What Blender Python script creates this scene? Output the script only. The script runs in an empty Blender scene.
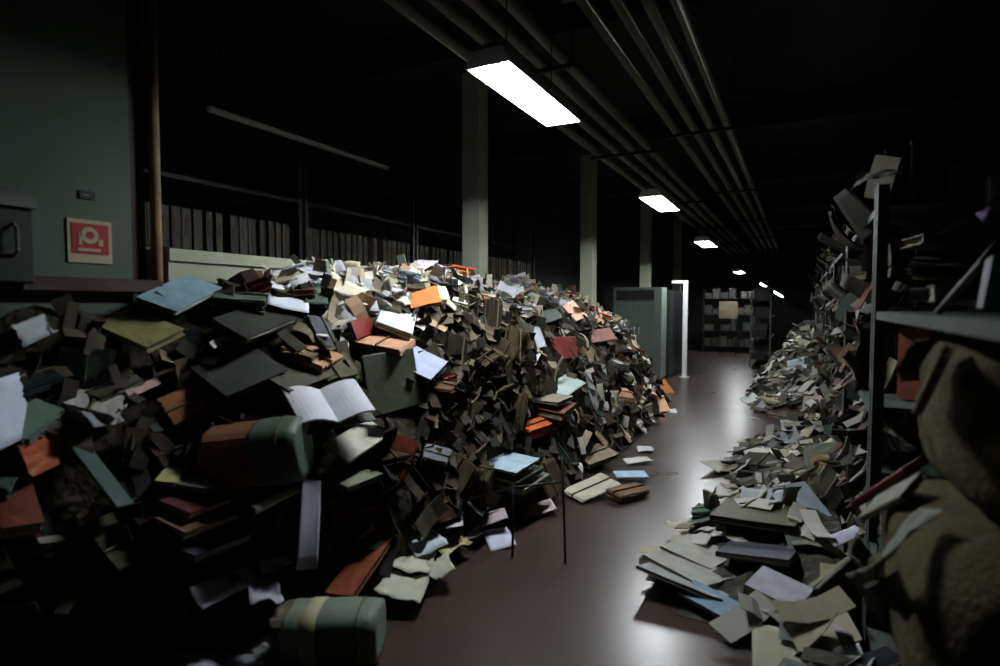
import bpy, bmesh, math, random
import numpy as np
from mathutils import Matrix, Vector, noise
random.seed(11)
SC = bpy.context.scene
COL = SC.collection
# ---- camera: 1.6 m above the floor, Y runs along the corridor, X to the right-hand racks
FPX = 580.0
PITCH = math.atan2(27.0, FPX)
YAW = math.atan2(300.0, FPX / math.cos(PITCH))
CAM = np.array((0.0, 0.0, 1.6))
_fh = np.array((-math.sin(YAW), math.cos(YAW), 0.0))
_zz = np.array((0.0, 0.0, 1.0))
RIGHT = np.array((math.cos(YAW), math.sin(YAW), 0.0))
FWD = math.cos(PITCH) * _fh - math.sin(PITCH) * _zz
UP = math.sin(PITCH) * _fh + math.cos(PITCH) * _zz

def lerp(tab, v):
    return float(np.interp(v, [a for a, b in tab], [b for a, b in tab]))

# ---- the big heap on the left: foot line, ridge height, cross-section
FOOT = [(.2, -3.0), (1.0, -2.72), (1.4, -2.56), (1.7, -2.48), (2.05, -2.28), (2.4, -2.12), (2.7, -1.97), (3.3, -1.9), (5.5, -1.72), (8, -1.76), (9.3, -1.85), (10.1, -2.2), (10.7, -2.8), (11.1, -3.4)]
CREST = [(.2, 1.66), (1, 1.68), (1.8, 1.69), (2.4, 1.71), (3.0, 1.78), (3.8, 1.86), (5.6, 1.84), (7.4, 1.72), (8.6, 1.6), (9.4, 1.35), (10.2, .85), (10.8, .3), (11.2, 0)]
RIDGE = [(.2, -3.4), (1.7, -3.25), (2.2, -3.12), (3, -2.95), (9, -2.9), (11.2, -3.5)]
G_NEAR = [(0, 0), (.07, .36), (.25, .47), (.5, .66), (.8, .9), (1, 1)]
G_MID = [(0, 0), (.06, .12), (.25, .45), (.5, .72), (.75, .89), (1, 1)]

def heap(x, y):
    if y < 0.2 or y > 11.2 or x < -3.19:
        return 0.0
    f = lerp(FOOT, y); r = lerp(RIDGE, y); c = lerp(CREST, y)
    if x >= f:
        return 0.0
    t = min(1.0, (f - x) / (f - r))
    k = min(1.0, max(0.0, (y - 1.9) / 0.9))
    g = (1 - k) * lerp(G_NEAR, t) + k * lerp(G_MID, t)
    z = c * g
    z += .22 * math.exp(-((x + 2.2) / .38) ** 2 - ((y - 4.3) / .42) ** 2) * min(1, t * 4)
    z += .10 * math.exp(-((x + 2.3) / .3) ** 2 - ((y - 2.75) / .35) ** 2) * min(1, t * 4)
    z -= .16 * math.exp(-((x + 2.15) / .3) ** 2 - ((y - 3.45) / .3) ** 2) * min(1, t * 4)
    z += .03 * (math.sin(5.1 * x + 3.7 * y) + math.sin(8.3 * y - 4.4 * x + 1)) * min(1, t * 5)
    return max(0.0, z)

# ---- the litter along the racks
EDGE = [(2.4, .25), (2.7, .1), (2.95, -.2), (3.1, -.5), (3.4, -.78), (4.2, -.72), (5, -.45), (5.6, -.5), (6.1, -.66), (6.8, -.5), (7.4, -.1), (8, .12), (9, .12), (9.5, -.55), (10.5, -.75), (12.5, -.75), (14, -.6), (20, -.5)]
LITH = [(2.4, .1), (3, .16), (4, .24), (5, .34), (6, .34), (7, .3), (8, .2), (9, .2), (10, .42), (11, .55), (12, .75), (14, .9), (17, 1.0), (20, .5)]

def litter(x, y):
    e = lerp(EDGE, y)
    if y < 2.3 or y > 20 or x < e or x > .8:
        return 0.0
    t = min(1.0, (x - e) / .75)
    s = t * t * (3 - 2 * t)
    return lerp(LITH, y) * (0.25 * min(1, t * 6) + .75 * s) * (1 + .25 * math.sin(5 * y + 3 * x))

def ground(x, y):
    return max(heap(x, y), litter(x, y))

def normal(x, y, e=.06):
    n = np.array((-(ground(x + e, y) - ground(x - e, y)) / (2 * e), -(ground(x, y + e) - ground(x, y - e)) / (2 * e), 1.0))
    return n / np.linalg.norm(n)

# ================= camera, world, exposure =================
cd = bpy.data.cameras.new('camera'); cam = bpy.data.objects.new('camera', cd); COL.objects.link(cam)
cd.sensor_width = 36.0; cd.lens = FPX * 36.0 / 1000.0
cd.clip_start = 0.02; cd.clip_end = 200
cd.dof.use_dof = True; cd.dof.focus_distance = 6.5; cd.dof.aperture_fstop = 1.4
m = Matrix.Identity(4)
for i in range(3):
    m[i][0], m[i][1], m[i][2], m[i][3] = RIGHT[i], UP[i], -FWD[i], CAM[i]
cam.matrix_world = m
SC.camera = cam
w = bpy.data.worlds.new('world'); SC.world = w; w.use_nodes = True
bg = w.node_tree.nodes['Background']; bg.inputs[0].default_value = (.55, .75, .68, 1); bg.inputs[1].default_value = 0.005
vs = SC.view_settings
SC.display_settings.display_device = 'sRGB'
vs.view_transform = 'Standard'; vs.look = 'None'; vs.gamma = 1.0; vs.exposure = 0.0; vs.use_curve_mapping = False
SC.cycles.use_denoising = True
SC.cycles.max_bounces = 6; SC.cycles.diffuse_bounces = 4
LAMP_STRENGTH = 265.0      # the fluorescent tubes' own emission
REG_C, REG_U, REG_V = (-2.25, 2.34, 1.065), (.414, .907, .08), (-.794, .317, .519)
GB_C = (-2.391, 1.992, .87); GB_U = (.87, .48, .10); GB_V = (-.459, .888, .25)
RB_C = (-1.866, 1.929, .125); RB_U = (.888, .459, .02); RB_V = (-.459, .888, 0)
# one row per single thing: kind, name, category, label, colour, thickness, place (m), its two edge directions, width and height (m)
HEROES = [
 ('folder', 'document_folder', 'folder', 'large pale blue cardboard folder lying on the heap crest below the ledge', (128, 160, 172), 0.02, [-3.059, 2.062, 1.677], [[0.83, 0.416, -0.371], [-0.302, 0.895, 0.328]], 0.224, 0.42),
 ('folder', 'document_folder', 'folder', 'large dull yellow cardboard folder lying below the pale blue folder', (156, 152, 100), 0.03, [-3.01, 1.782, 1.5], [[0.944, 0.123, -0.306], [0.008, 0.919, 0.394]], 0.423, 0.209),
 ('sheet', 'paper_sheet', 'paper', 'big blue-white sheet tilted at the near end of the heap, cut by the picture edge', (205, 215, 232), 0.002, [-2.752, 1.122, 1.194], [[0.111, 0.14, -0.984], [-0.742, 0.67, 0.012]], 0.257, 0.421),
 ('sheet', 'paper_sheet', 'paper', 'crumpled grey-white paper lying on the heap under the red wall sign', (150, 158, 160), 0.002, [-3.027, 1.36, 1.506], [[0.301, 0.488, -0.819], [-0.736, 0.665, 0.126]], 0.098, 0.42),
 ('sheet', 'paper_sheet', 'paper', 'tiny white scrap of paper below the pale blue folder, in dark folders', (200, 205, 210), 0.002, [-2.805, 2.102, 1.409], [[0.532, 0.466, -0.707], [-0.499, 0.847, 0.183]], 0.042, 0.211),
 ('book', 'ledger_book', 'book', 'thin book with a pinkish page edge below the dull yellow folder', (150, 115, 110), 0.02, [-2.842, 1.709, 1.204], [[0.505, 0.313, -0.804], [-0.227, 0.947, 0.226]], 0.038, 0.197),
 ('sheet', 'paper_sheet', 'paper', 'grey sheet lying flat above the dull teal board', (125, 130, 135), 0.002, [-2.808, 1.493, 1.098], [[0.665, 0.309, -0.68], [-0.498, 0.862, -0.095]], 0.097, 0.217),
 ('folder', 'document_folder', 'folder', 'crumpled bright orange folder beside the big blue-white sheet', (165, 78, 40), 0.02, [-2.791, 1.252, 0.985], [[0.154, 0.174, -0.973], [-0.465, 0.881, 0.084]], 0.136, 0.199),
 ('board', 'cardboard_strip', 'board', 'long narrow dull teal board leaning on the dark near end of the heap', (58, 78, 72), 0.012, [-2.664, 1.41, 0.876], [[0.775, 0.072, -0.628], [-0.211, 0.966, -0.15]], 0.378, 0.087),
 ('book', 'ledger_book', 'book', 'thick red-brown leather book lying at the picture edge under the orange folder', (95, 42, 25), 0.07, [-2.735, 1.132, 0.824], [[0.857, -0.226, -0.464], [0.196, 0.974, -0.112]], 0.264, 0.131),
 ('bundle', 'document_bundle', 'papers', 'bundle of papers with peach and brown edges above the fat green tied bundle', (150, 105, 70), 0.07, [-2.744, 1.839, 1.105], [[0.497, 0.205, -0.843], [0.018, 0.969, 0.246]], 0.143, 0.178),
 ('folder', 'document_folder', 'folder', 'small pale yellow folder beside a grey folder, left of the fat green bundle', (165, 165, 110), 0.015, [-2.581, 1.665, 0.817], [[0.722, 0.641, -0.261], [-0.628, 0.765, 0.141]], 0.085, 0.161),
 ('folder', 'document_folder', 'folder', 'grey-blue folder lying against the left side of the fat green bundle', (110, 118, 112), 0.02, [-2.504, 1.744, 0.78], [[0.828, 0.512, -0.23], [-0.509, 0.858, 0.078]], 0.141, 0.157),
 ('book', 'ledger_book', 'book', 'dark red book topmost in the low stack under the small pale yellow folder', (80, 30, 28), 0.03, [-2.469, 1.721, 0.703], [[0.91, 0.285, -0.3], [-0.332, 0.936, -0.119]], 0.16, 0.322),
 ('book', 'ledger_book', 'book', 'brown book with pale page edges in the low stack, under the dark red book', (105, 80, 60), 0.035, [-2.437, 1.711, 0.636], [[0.919, 0.236, -0.316], [-0.289, 0.948, -0.132]], 0.161, 0.397),
 ('book', 'ledger_book', 'book', 'dark blue-grey book at the bottom of the low stack under the dark red book', (60, 62, 75), 0.04, [-2.41, 1.741, 0.529], [[0.949, 0.163, -0.27], [-0.198, 0.975, -0.106]], 0.177, 0.371),
 ('sheet', 'paper_sheet', 'paper', 'small green-grey sheet poking out beside the long hanging strip of paper', (110, 120, 112), 0.002, [-2.27, 1.976, 0.322], [[0.825, -0.212, -0.523], [0.212, 0.975, -0.061]], 0.069, 0.15),
 ('sheet', 'paper_sheet', 'paper', 'narrow cream strip of paper slanting below the fat green tied bundle', (185, 180, 155), 0.002, [-2.222, 1.97, 0.676], [[0.674, 0.168, -0.719], [-0.305, 0.95, -0.065]], 0.044, 0.388),
 ('sheet', 'paper_sheet', 'paper', 'long lavender-white paper hanging down the heap under the open register', (165, 165, 180), 0.002, [-2.11, 2.054, 0.543], [[0.364, -0.451, -0.815], [0.633, 0.761, -0.138]], 0.433, 0.094),
 ('folder', 'document_folder', 'folder', 'white booklet lying half under the open register', (190, 188, 172), 0.02, [-2.2, 2.521, 0.847], [[0.839, 0.178, -0.514], [-0.119, 0.982, 0.147]], 0.169, 0.423),
 ('folder', 'document_folder', 'folder', 'grey-olive folder under the white booklet and the open register', (112, 118, 95), 0.03, [-2.164, 2.494, 0.677], [[0.967, 0.009, -0.254], [-0.011, 1.0, -0.007]], 0.2, 0.43),
 ('bundle', 'document_bundle', 'papers', 'bundle of brown paper edges below the grey-olive folder', (85, 62, 48), 0.07, [-2.17, 2.411, 0.546], [[0.771, -0.164, -0.615], [0.149, 0.986, -0.077]], 0.166, 0.293),
 ('folder', 'document_folder', 'folder', 'large dark olive folder leaning upright beside the open register', (62, 68, 52), 0.03, [-2.28, 2.939, 1.125], [[0.14, 0.037, -0.99], [0.166, 0.984, 0.06]], 0.368, 0.425),
 ('folder', 'document_folder', 'folder', 'pale lavender folded file with a white rim in front of the dark bundle mound', (165, 175, 205), 0.012, [-2.29, 3.281, 1.213], [[0.831, 0.308, -0.464], [-0.204, 0.944, 0.26]], 0.255, 0.338),
 ('sheet', 'paper_sheet', 'paper', 'clean white rectangular sheet standing out on the crest near the ledge', (215, 220, 232), 0.002, [-2.829, 2.61, 1.657], [[0.661, -0.636, -0.399], [0.588, 0.769, -0.251]], 0.36, 0.24),
 ('folder', 'document_folder', 'folder', 'whitish blue folder with peach edges under the orange card on the crest', (205, 220, 222), 0.04, [-2.553, 3.346, 1.513], [[0.72, 0.583, -0.376], [-0.502, 0.812, 0.297]], 0.255, 0.423),
 ('bundle', 'document_bundle', 'papers', 'peach and tan bundle lying under the whitish blue folder', (200, 155, 125), 0.05, [-2.456, 3.085, 1.376], [[0.902, 0.389, -0.186], [-0.374, 0.921, 0.109]], 0.316, 0.42),
 ('book', 'ledger_book', 'book', 'dark red book standing left of the whitish blue folder', (110, 25, 22), 0.03, [-2.549, 2.975, 1.461], [[0.261, 0.202, -0.944], [-0.38, 0.92, 0.091]], 0.116, 0.374),
 ('folder', 'document_folder', 'folder', 'bright orange folder lying on the heap crest left of the front pillar', (225, 130, 75), 0.015, [-2.595, 3.737, 1.671], [[0.613, -0.572, -0.545], [0.763, 0.607, 0.222]], 0.243, 0.24),
 ('sheet', 'paper_sheet', 'paper', 'cream sheet beside the bright orange folder on the crest', (225, 212, 180), 0.002, [-2.581, 3.986, 1.711], [[0.59, -0.673, -0.447], [0.744, 0.667, -0.023]], 0.264, 0.073),
 ('sheet', 'paper_sheet', 'paper', 'bent white sheet hanging on the right side of the dark bundle mound', (195, 200, 210), 0.002, [-2.28, 5.249, 1.301], [[0.489, -0.6, -0.633], [0.816, 0.571, 0.088]], 0.306, 0.093),
 ('sheet', 'paper_sheet', 'paper', 'thin white sheet edge under the bent white sheet, on the dark mound', (190, 192, 195), 0.002, [-2.144, 4.888, 1.114], [[0.201, -0.914, -0.351], [0.962, 0.252, -0.104]], 0.364, 0.047),
 ('folder', 'document_folder', 'folder', 'dusty red folder on the heap right of the dark bundle mound', (165, 80, 75), 0.03, [-2.188, 5.688, 1.161], [[0.129, -0.068, -0.989], [0.348, 0.937, -0.019]], 0.229, 0.421),
 ('folder', 'document_folder', 'folder', 'dull brick red folder lying right of the dusty red folder', (140, 70, 52), 0.02, [-2.252, 7.06, 1.226], [[0.54, -0.377, -0.752], [0.683, 0.719, 0.13]], 0.19, 0.428),
 ('folder', 'document_folder', 'folder', 'peach folder on the crest in front of the second pillar', (225, 170, 130), 0.02, [-2.545, 6.98, 1.544], [[0.69, -0.009, -0.724], [0.24, 0.946, 0.217]], 0.292, 0.266),
 ('folder', 'document_folder', 'folder', 'dark green folder left of the peach folder on the crest', (40, 70, 55), 0.02, [-2.496, 6.066, 1.499], [[0.558, 0.014, -0.83], [0.249, 0.951, 0.184]], 0.156, 0.332),
 ('sheet', 'paper_sheet', 'paper', 'mint white papers lying above the brown box in the heap', (195, 215, 210), 0.002, [-2.01, 5.289, 0.833], [[0.946, -0.077, -0.315], [0.152, 0.964, 0.22]], 0.242, 0.421),
 ('folder', 'document_folder', 'folder', 'brown folder with a dusty grey edge above the small orange file box', (110, 62, 38), 0.06, [-1.961, 4.821, 0.712], [[0.982, 0.087, -0.166], [-0.077, 0.995, 0.066]], 0.338, 0.421),
 ('folder', 'document_folder', 'folder', 'pale grey folder above the brown folder, in shade of the mound', (150, 140, 128), 0.02, [-1.984, 4.823, 0.777], [[0.997, 0.024, -0.07], [-0.024, 1.0, -0.004]], 0.309, 0.421),
 ('bundle', 'document_bundle', 'papers', 'small orange-brown box of stacked files with a pale lid', (190, 95, 50), 0.1, [-1.927, 4.344, 0.631], [[0.941, -0.119, -0.316], [0.131, 0.991, 0.016]], 0.139, 0.346),
 ('folder', 'document_folder', 'folder', 'pale blue folder topmost of the stack at the foot of the dark mound', (165, 190, 205), 0.012, [-1.918, 3.823, 0.448], [[0.993, -0.043, -0.106], [0.048, 0.998, 0.04]], 0.363, 0.387),
 ('book', 'ledger_book', 'book', 'dark green file under the pale blue folder at the foot of the mound', (55, 75, 62), 0.035, [-1.919, 3.849, 0.383], [[0.993, -0.072, -0.088], [0.075, 0.997, 0.023]], 0.388, 0.418),
 ('book', 'ledger_book', 'book', 'grey-brown book lowest under the pale blue folder at the foot of the mound', (110, 108, 92), 0.05, [-1.906, 3.924, 0.306], [[0.991, -0.121, -0.05], [0.124, 0.99, 0.066]], 0.412, 0.399),
 ('sheet', 'paper_sheet', 'paper', 'lavender-white sheet on the floor edge of the heap beside the thin stand', (190, 186, 198), 0.002, [-1.956, 3.102, 0.216], [[0.535, -0.845, 0.01], [0.842, 0.534, 0.079]], 0.214, 0.154),
 ('sheet', 'paper_sheet', 'paper', 'pinkish white sheet at the heap foot between the legs of the thin stand', (180, 168, 172), 0.002, [-1.896, 3.474, 0.136], [[0.585, -0.805, -0.099], [0.797, 0.549, 0.25]], 0.179, 0.274),
 ('sheet', 'paper_sheet', 'paper', 'pale pink sheet at the heap foot under the thin stand, behind its leg', (190, 172, 170), 0.002, [-1.768, 4.039, 0.039], [[0.603, -0.786, -0.134], [0.792, 0.571, 0.215]], 0.19, 0.278),
 ('sheet', 'paper_sheet', 'paper', 'bright white three-cornered sheet lying out on the red-brown floor', (200, 202, 222), 0.002, [-1.771, 3.412, 0.043], [[0.679, -0.706, -0.204], [0.733, 0.667, 0.133]], 0.224, 0.175),
 ('sheet', 'paper_sheet', 'paper', 'white paper lying under the pinkish white sheet on the floor', (190, 190, 205), 0.002, [-1.903, 3.278, 0.09], [[0.719, -0.689, -0.088], [0.693, 0.703, 0.159]], 0.105, 0.113),
 ('bundle', 'document_bundle', 'papers', 'cream wad of papers at the heap foot right of the thin stand', (205, 200, 182), 0.03, [-1.526, 4.642, 0.082], [[0.865, -0.488, -0.121], [0.502, 0.848, 0.172]], 0.244, 0.424),
 ('folder', 'document_folder', 'folder', 'pale blue folder on the floor at the heap foot beside a brown wad', (165, 195, 222), 0.01, [-1.35, 5.233, 0.054], [[0.472, -0.877, -0.092], [0.881, 0.473, 0.008]], 0.177, 0.29),
 ('bundle', 'document_bundle', 'papers', 'brown wad of papers at the edge of the floor below the pale blue folder', (130, 105, 85), 0.05, [-1.235, 4.724, 0.081], [[0.885, -0.45, -0.116], [0.45, 0.893, -0.032]], 0.166, 0.356),
 ('sheet', 'paper_sheet', 'paper', 'white sheet on the floor above the pale blue folder', (215, 215, 205), 0.002, [-1.434, 5.83, 0.034], [[0.62, -0.779, -0.093], [0.785, 0.618, 0.052]], 0.137, 0.277),
 ('sheet', 'paper_sheet', 'paper', 'small white slip on the floor farthest up the heap foot', (200, 205, 205), 0.002, [-1.483, 6.349, 0.038], [[0.342, -0.939, -0.036], [0.939, 0.339, 0.064]], 0.195, 0.172),
 ('folder', 'document_folder', 'folder', 'bright orange folder at the far tip of the heap', (225, 145, 90), 0.02, [-2.174, 10.891, 0.01], [[0.625, -0.161, -0.764], [0.622, 0.694, 0.363]], 0.451, 0.292),
 ('sheet', 'paper_sheet', 'paper', 'orange-white sheet beneath the bright orange folder at the heap tip', (230, 180, 140), 0.002, [-1.852, 8.827, 0.116], [[0.497, -0.484, -0.72], [0.77, 0.628, 0.109]], 0.288, 0.249),
 ('sheet', 'paper_sheet', 'paper', 'white slip at the far tip of the heap beside the floor', (215, 215, 215), 0.002, [-1.679, 8.893, 0.005], [[0.329, -0.831, -0.448], [0.944, 0.294, 0.147]], 0.174, 0.146),
 ('bundle', 'document_bundle', 'papers', 'beige bundle of papers low on the heap above the cream wad', (165, 150, 125), 0.06, [-1.761, 5.433, 0.162], [[0.896, -0.375, -0.24], [0.408, 0.906, 0.108]], 0.255, 0.42),
 ('sheet', 'paper_sheet', 'paper', 'blue-white sheet on the crumpled cream papers on the floor', (190, 200, 210), 0.002, [-1.971, 2.834, 0.188], [[0.858, -0.459, -0.231], [0.488, 0.869, 0.081]], 0.192, 0.213),
 ('sheet', 'paper_sheet', 'paper', 'cream crumpled sheet by the upper end of the rust coloured folder', (190, 190, 172), 0.002, [-1.966, 2.715, 0.131], [[0.909, 0.39, -0.147], [-0.39, 0.92, 0.03]], 0.226, 0.314),
 ('sheet', 'paper_sheet', 'paper', 'cream crumpled sheet lowest of the heap-foot papers, beside the rust coloured folder', (180, 182, 165), 0.002, [-1.862, 2.469, 0.102], [[0.913, 0.372, -0.165], [-0.378, 0.926, -0.001]], 0.247, 0.264),
 ('sheet', 'paper_sheet', 'paper', 'dull cream sheet lying outermost on the floor beside the cream crumpled sheets', (165, 168, 150), 0.002, [-1.804, 2.736, 0.105], [[0.703, -0.709, -0.058], [0.709, 0.69, 0.146]], 0.206, 0.148),
 ('sheet', 'paper_sheet', 'paper', 'yellowish sheet between the lavender-white sheet and the crumpled cream papers', (165, 158, 120), 0.002, [-1.927, 3.044, 0.106], [[0.973, -0.226, -0.054], [0.229, 0.971, 0.071]], 0.179, 0.23),
 ('folder', 'document_folder', 'folder', 'long rust coloured folder sloping down above the rolled tied bundle', (118, 58, 32), 0.03, [-2.077, 2.378, 0.211], [[0.989, 0.151, -0.0], [-0.142, 0.929, 0.343]], 0.164, 0.43),
 ('sheet', 'paper_sheet', 'paper', 'crumpled lavender sheet low on the near end, pointing toward the floor', (168, 168, 180), 0.002, [-2.31, 1.735, 0.32], [[0.807, 0.142, -0.573], [-0.304, 0.932, -0.197]], 0.112, 0.42),
 ('sheet', 'paper_sheet', 'paper', 'lavender sheet touching the crumpled lavender sheet, nearer the rust folder', (164, 164, 178), 0.002, [-2.236, 1.877, 0.266], [[0.815, -0.566, 0.128], [0.58, 0.794, -0.182]], 0.423, 0.139),
 ('sheet', 'paper_sheet', 'paper', 'white sheet lying on the floor left of the rolled tied bundle', (190, 195, 215), 0.002, [-2.266, 1.63, 0.037], [[0.825, -0.51, 0.242], [0.555, 0.81, -0.187]], 0.432, 0.376),
 ('sheet', 'paper_sheet', 'paper', 'torn white scrap of paper against the end of the rolled tied bundle', (170, 175, 170), 0.002, [-2.12, 1.778, 0.034], [[0.948, -0.295, -0.117], [0.302, 0.952, 0.048]], 0.112, 0.067),
 ('folder', 'document_folder', 'folder', 'dim grey folder edge in the dark at the near end of the heap', (90, 92, 80), 0.02, [-2.635, 1.198, 0.669], [[0.627, -0.083, -0.775], [-0.16, 0.959, -0.232]], 0.029, 0.101),
 ('folder', 'document_folder', 'folder', 'dim grey-olive folder on the floor at the dark foot of the near end', (80, 80, 68), 0.03, [-2.514, 1.42, 0.108], [[0.789, -0.159, -0.593], [-0.036, 0.952, -0.303]], 0.079, 0.132),
 ('folder', 'document_folder', 'folder', 'black folder lying on top of the slope below the clean white sheet', (45, 47, 42), 0.03, [-2.758, 2.313, 1.529], [[0.844, 0.227, -0.485], [-0.116, 0.962, 0.248]], 0.234, 0.42),
 ('folder', 'document_folder', 'folder', 'very dark folder on the slope between dull yellow folder and open register', (42, 44, 42), 0.03, [-2.666, 2.115, 1.263], [[0.886, 0.028, -0.463], [0.103, 0.962, 0.255]], 0.313, 0.377),
 ('folder', 'document_folder', 'folder', 'dark grey-olive folder above the open register on the slope', (70, 72, 58), 0.03, [-2.503, 2.39, 1.233], [[0.905, 0.083, -0.417], [-0.018, 0.987, 0.159]], 0.268, 0.42),
 ('book', 'ledger_book', 'book', 'thick dark book with a lavender-white cover lying on the litter beside the near rack post', (166, 166, 178), 0.06, [-0.063, 3.2, 0.183], [[0.942, -0.292, -0.164], [0.308, 0.948, 0.082]], 0.253, 0.24),
 ('book', 'ledger_book', 'book', 'blue-covered book with a white rim at the floor edge of the rack litter', (98, 128, 150), 0.03, [-0.377, 3.092, 0.094], [[0.864, -0.504, -0.02], [0.484, 0.818, 0.309]], 0.306, 0.129),
 ('sheet', 'paper_sheet', 'paper', 'large cream sheet lying lowest on the floor beside the rack post', (165, 165, 145), 0.002, [-0.044, 2.836, 0.055], [[0.082, -0.958, -0.274], [0.996, 0.084, 0.003]], 0.281, 0.236),
 ('sheet', 'paper_sheet', 'paper', 'lavender sheet standing on edge against the foot of the near rack post', (150, 148, 158), 0.002, [0.173, 3.018, 0.181], [[0.222, -0.973, -0.065], [0.97, 0.227, -0.087]], 0.313, 0.063),
 ('folder', 'document_folder', 'folder', 'grey-white file at the outer edge of the rack litter, topmost of the layered files', (160, 160, 150), 0.02, [-0.519, 3.671, 0.097], [[0.947, -0.279, -0.161], [0.267, 0.959, -0.093]], 0.317, 0.383),
 ('folder', 'document_folder', 'folder', 'pale grey file under the topmost grey-white file in the rack litter', (150, 150, 142), 0.02, [-0.54, 3.407, 0.105], [[0.883, -0.465, -0.071], [0.458, 0.884, -0.093]], 0.422, 0.29),
 ('folder', 'document_folder', 'folder', 'long pale grey file lowest of the layered files, above the blue-covered book', (150, 152, 150), 0.02, [-0.527, 3.275, 0.088], [[0.979, -0.154, -0.136], [0.114, 0.958, -0.264]], 0.459, 0.34),
 ('sheet', 'paper_sheet', 'paper', 'crumpled cream paper touching the top corner of the layered files', (180, 175, 155), 0.002, [-0.742, 4.265, 0.015], [[0.454, -0.891, -0.006], [0.867, 0.44, 0.232]], 0.217, 0.171),
 ('folder', 'document_folder', 'folder', 'large dark olive folder lying flat in the middle of the rack litter', (58, 56, 34), 0.04, [-0.209, 4.006, 0.286], [[0.99, -0.134, 0.046], [0.134, 0.991, -0.017]], 0.487, 0.427),
 ('folder', 'document_folder', 'folder', 'dark navy folder with pale edges under the large dark olive folder', (66, 68, 78), 0.03, [-0.181, 3.661, 0.182], [[0.987, -0.127, 0.094], [0.139, 0.981, -0.134]], 0.381, 0.42),
 ('folder', 'document_folder', 'folder', 'grey-blue file standing tilted right of the dark olive folder', (135, 148, 155), 0.03, [0.086, 4.297, 0.299], [[0.511, -0.705, -0.492], [0.837, 0.538, 0.099]], 0.358, 0.146),
 ('bundle', 'document_bundle', 'papers', 'cream-grey bundle standing behind the grey-blue tilted file by the rack', (140, 138, 118), 0.1, [0.234, 4.709, 0.34], [[0.618, -0.033, -0.785], [0.261, 0.951, 0.166]], 0.213, 0.422),
 ('sheet', 'paper_sheet', 'paper', 'white sheet lying at the rack post beside the grey-blue tilted file', (185, 185, 205), 0.002, [0.253, 3.746, 0.309], [[0.667, -0.68, -0.306], [0.745, 0.59, 0.311]], 0.075, 0.204),
 ('board', 'wooden_batten', 'board', 'pale wooden batten leaning from the white sheet down to the lavender-white book', (130, 125, 105), 0.02, [0.187, 3.442, 0.228], [[0.768, -0.612, -0.192], [0.631, 0.668, 0.395]], 0.025, 0.387),
 ('folder', 'document_folder', 'folder', 'dark green-grey folder leaning under the pale wooden batten', (48, 50, 40), 0.03, [0.225, 3.296, 0.169], [[0.35, -0.074, -0.934], [0.393, 0.917, 0.075]], 0.195, 0.42),
 ('sheet', 'paper_sheet', 'paper', 'white papers lying farthest out on the floor opposite the cream wad', (190, 190, 180), 0.002, [-0.677, 5.967, 0.051], [[0.902, -0.311, -0.3], [0.295, 0.95, -0.099]], 0.204, 0.42),
 ('sheet', 'paper_sheet', 'paper', 'long white sheet across the top of the litter behind the dark box folder', (195, 195, 185), 0.002, [-0.248, 6.186, 0.192], [[0.137, -0.99, 0.028], [0.976, 0.14, 0.166]], 0.405, 0.432),
 ('bundle', 'document_bundle', 'papers', 'dark grey box-like bundle below the long white sheet in the litter', (62, 65, 56), 0.12, [-0.268, 5.767, 0.201], [[0.904, -0.415, 0.105], [0.373, 0.884, 0.281]], 0.401, 0.244),
 ('sheet', 'paper_sheet', 'paper', 'single white slip on the floor in front of the dark olive folder', (165, 165, 155), 0.002, [-0.413, 4.959, 0.042], [[0.136, -0.991, -0.004], [0.981, 0.134, 0.138]], 0.176, 0.105),
 ('bundle', 'document_bundle', 'papers', 'pale pink heap of paper strips at the rack foot behind the bare floor patch', (190, 165, 165), 0.1, [0.36, 9.51, 0.266], [[0.925, -0.247, -0.287], [0.373, 0.731, 0.572]], 0.331, 0.423),
 ('folder', 'document_folder', 'folder', 'grass green folder on the far litter beside the corridor', (88, 108, 68), 0.05, [-0.704, 17.965, 0.01], [[0.767, -0.412, -0.492], [0.641, 0.529, 0.556]], 0.44, 0.437),
 ('sheet', 'paper_sheet', 'paper', 'mint white paper at the far litter edge below the grass green folder', (195, 205, 198), 0.002, [-0.705, 10.402, 0.055], [[0.34, -0.926, -0.162], [0.82, 0.208, 0.534]], 0.421, 0.245),
 ('sheet', 'paper_sheet', 'paper', 'pale blue-grey sheet standing upright on the far litter right of the green folder', (150, 165, 170), 0.002, [-0.002, 11.164, 0.58], [[0.151, -0.75, -0.643], [0.943, -0.085, 0.321]], 0.312, 0.336),
 ('sheet', 'paper_sheet', 'paper', 'beige slip on the floor patch edge below the pale pink paper strips', (170, 158, 138), 0.002, [0.076, 6.313, 0.38], [[0.898, -0.431, 0.087], [0.362, 0.837, 0.41]], 0.101, 0.252),
 ('folder', 'document_folder', 'folder', 'dark book-like file above the long white sheet at the bare floor patch', (60, 40, 32), 0.05, [-0.115, 9.197, 0.103], [[0.92, -0.389, -0.05], [0.387, 0.883, 0.266]], 0.439, 0.422),
]

# ================= helpers =================
def lin(c):
    return tuple(((v / 255.0) / 12.92 if v / 255.0 <= .04045 else ((v / 255.0 + .055) / 1.055) ** 2.4) for v in c)

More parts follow.
